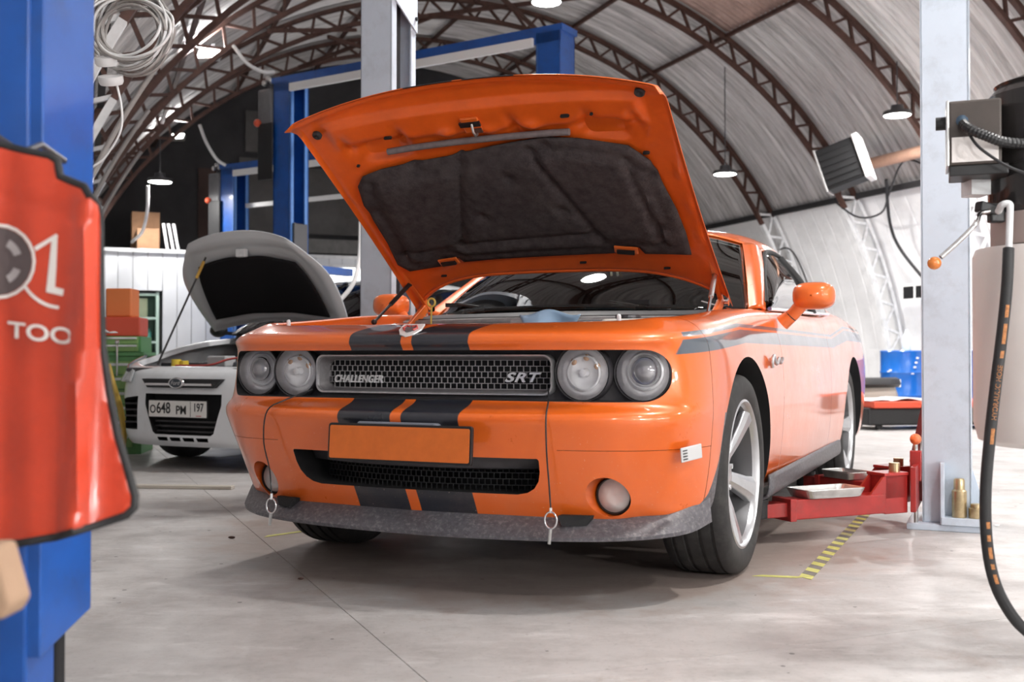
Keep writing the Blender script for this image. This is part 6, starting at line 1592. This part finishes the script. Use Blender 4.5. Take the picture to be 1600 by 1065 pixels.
# red cart with sheet of white plastic, black tyre trays below
cpos = px_ground(1420, 662); ct = empty('red_cart', (4.45, 12.1, 0), RAD(10)); tag(ct, 'low red topped cart in front of the blue barrels', 'cart')
MB().bb(-.62, 1.35, -.35, .35, .24, .31).build('red_top', mat('cart_red', (0.72, 0.09, 0.04), 0.4), ct, bevel=.01)
MB().bb(-.66, 1.30, -.30, .30, .05, .24).build('black_base', M_black, ct, bevel=.02)
for x in (-.5, 1.1):
    for y in (-.22, .22): MB().cyl((x, y - .02, .035), (x, y + .02, .035), .035, seg=16).build('caster', M_rubber, ct)
G = [[(x, y, .0 + .03 * abs(math.sin(x * 9 + y * 6)) * (1 - (x / .46) ** 2)) for x in np.linspace(-.45, .45, 19)] for y in np.linspace(-.25, .25, 11)]
o = MB().grid(G).build('plastic_sheet', mat('white_plastic_sheet', (0.82, 0.84, 0.87), 0.35), smooth=80, solid=.004, loc=(4.28, 12.05, .3155)); o.rotation_euler = (0, 0, RAD(10)); tag(o, 'white plastic sheet crumpled over the red cart', 'sheet')
# car bumper leaning, workbench and blue jug behind the rear wheel
bb_ = empty('bumper_cover', (3.98, 13.0, 0), RAD(12)); tag(bb_, 'loose beige and black bumper cover lying behind the rear wheel', 'bumper')
Gb = [[(x, -.30 * (1 - (x / .85) ** 2) + dy, z) for x in np.linspace(-.80, .62, 25)] for z, dy in ((.10, .10), (.20, .0), (.34, -.03), (.43, .02))]
MB().grid(Gb).build('cover', mat('beige_bumper', (0.50, 0.45, 0.39), 0.45), bb_, smooth=50, solid=.01)
Gb = [[(x, -.31 * (1 - (x / .85) ** 2) + dy, z) for x in np.linspace(-.82, .66, 25)] for z, dy in ((.43, .0), (.47, -.05), (.53, -.02), (.55, .06))]
MB().grid(Gb).build('rubber_strip', M_black, bb_, smooth=50, solid=.012)
for x in (-.6, .4): MB().bb(x - .05, x + .05, -.05, .12, 0, .14).build('support_block', M_black, bb_)
wb = empty('work_bench', (4.25, 14.7, 0), RAD(12)); tag(wb, 'dark workbench standing between the orange car and barrels', 'bench')
MB().bb(-.75, .35, -.3, .3, .70, .76).build('top', mat('bench_top', (0.16, 0.145, 0.14), 0.7), wb, bevel=.006)
MB().bb(-.72, .32, -.27, .27, .12, .70).build('body', mat('bench_dark', (0.07, 0.065, 0.065), 0.7), wb)
for x in (-.70, .30):
    for y in (-.25, .25): MB().bb(x - .03, x + .03, y - .03, y + .03, 0, .14).build('leg', M_dsteel, wb)
jp = wb.matrix_basis @ Vector((-.12, -.05, .7605))
o = MB().lathe([(.0005, 0), (.11, 0), (.13, .03), (.13, .22), (.06, .30), (.045, .36), (.055, .38), (.0005, .40)], 20).build('blue_water_jug', mat('jug_blue', (0.20, 0.36, 0.46), 0.2, trans=0.3), smooth=40, loc=jp); tag(o, 'translucent blue water jug standing on the workbench', 'jug')
for k, (dx, h, col, nm) in enumerate(((-.45, .16, (0.75, 0.74, 0.72), 'white'), (-.33, .12, (0.55, 0.45, 0.38), 'tan'), (.12, .14, (0.70, 0.30, 0.20), 'orange'))):
    o = MB().lathe([(.0005, 0), (.055, 0), (.06, .01), (.06, h * .8), (.04, h), (.0005, h)], 16).build('spray_can', mat('can_' + nm, col, 0.4), smooth=40, loc=wb.matrix_basis @ Vector((dx, -.1, .7605))); tag(o, '%s tin standing on the dark workbench' % nm, 'tin')
# scrap strip lying on the floor at the left
a_, b_ = px_ground(212, 762), px_ground(364, 764)
o = MB().bar(a_ + Vector((0, 0, .011)), b_ + Vector((0, 0, .011)), .06, .02).build('wooden_strip', mat('beige_strip', (0.50, 0.46, 0.40), 0.6), bevel=.003); tag(o, 'flat beige strip lying on the floor left of the car', 'strip')
for (px_, py_, r_) in ((362, 841, .010), (470, 905, .007), (1558, 822, .008)):
    p = px_ground(px_, py_)
    o = MB().sphere((0, 0, r_ * .55), r_, (1.6, .7, .55), 10, 6).build('pebble', M_rust if py_ > 830 else M_white, smooth=60, loc=(p.x, p.y, 0)); tag(o, {.010: 'small brown chip on the floor ahead of the far tyre', .007: 'tiny dark crumb on the stained floor', .008: 'tiny white crumb on the floor by the hose'}[r_], 'debris')
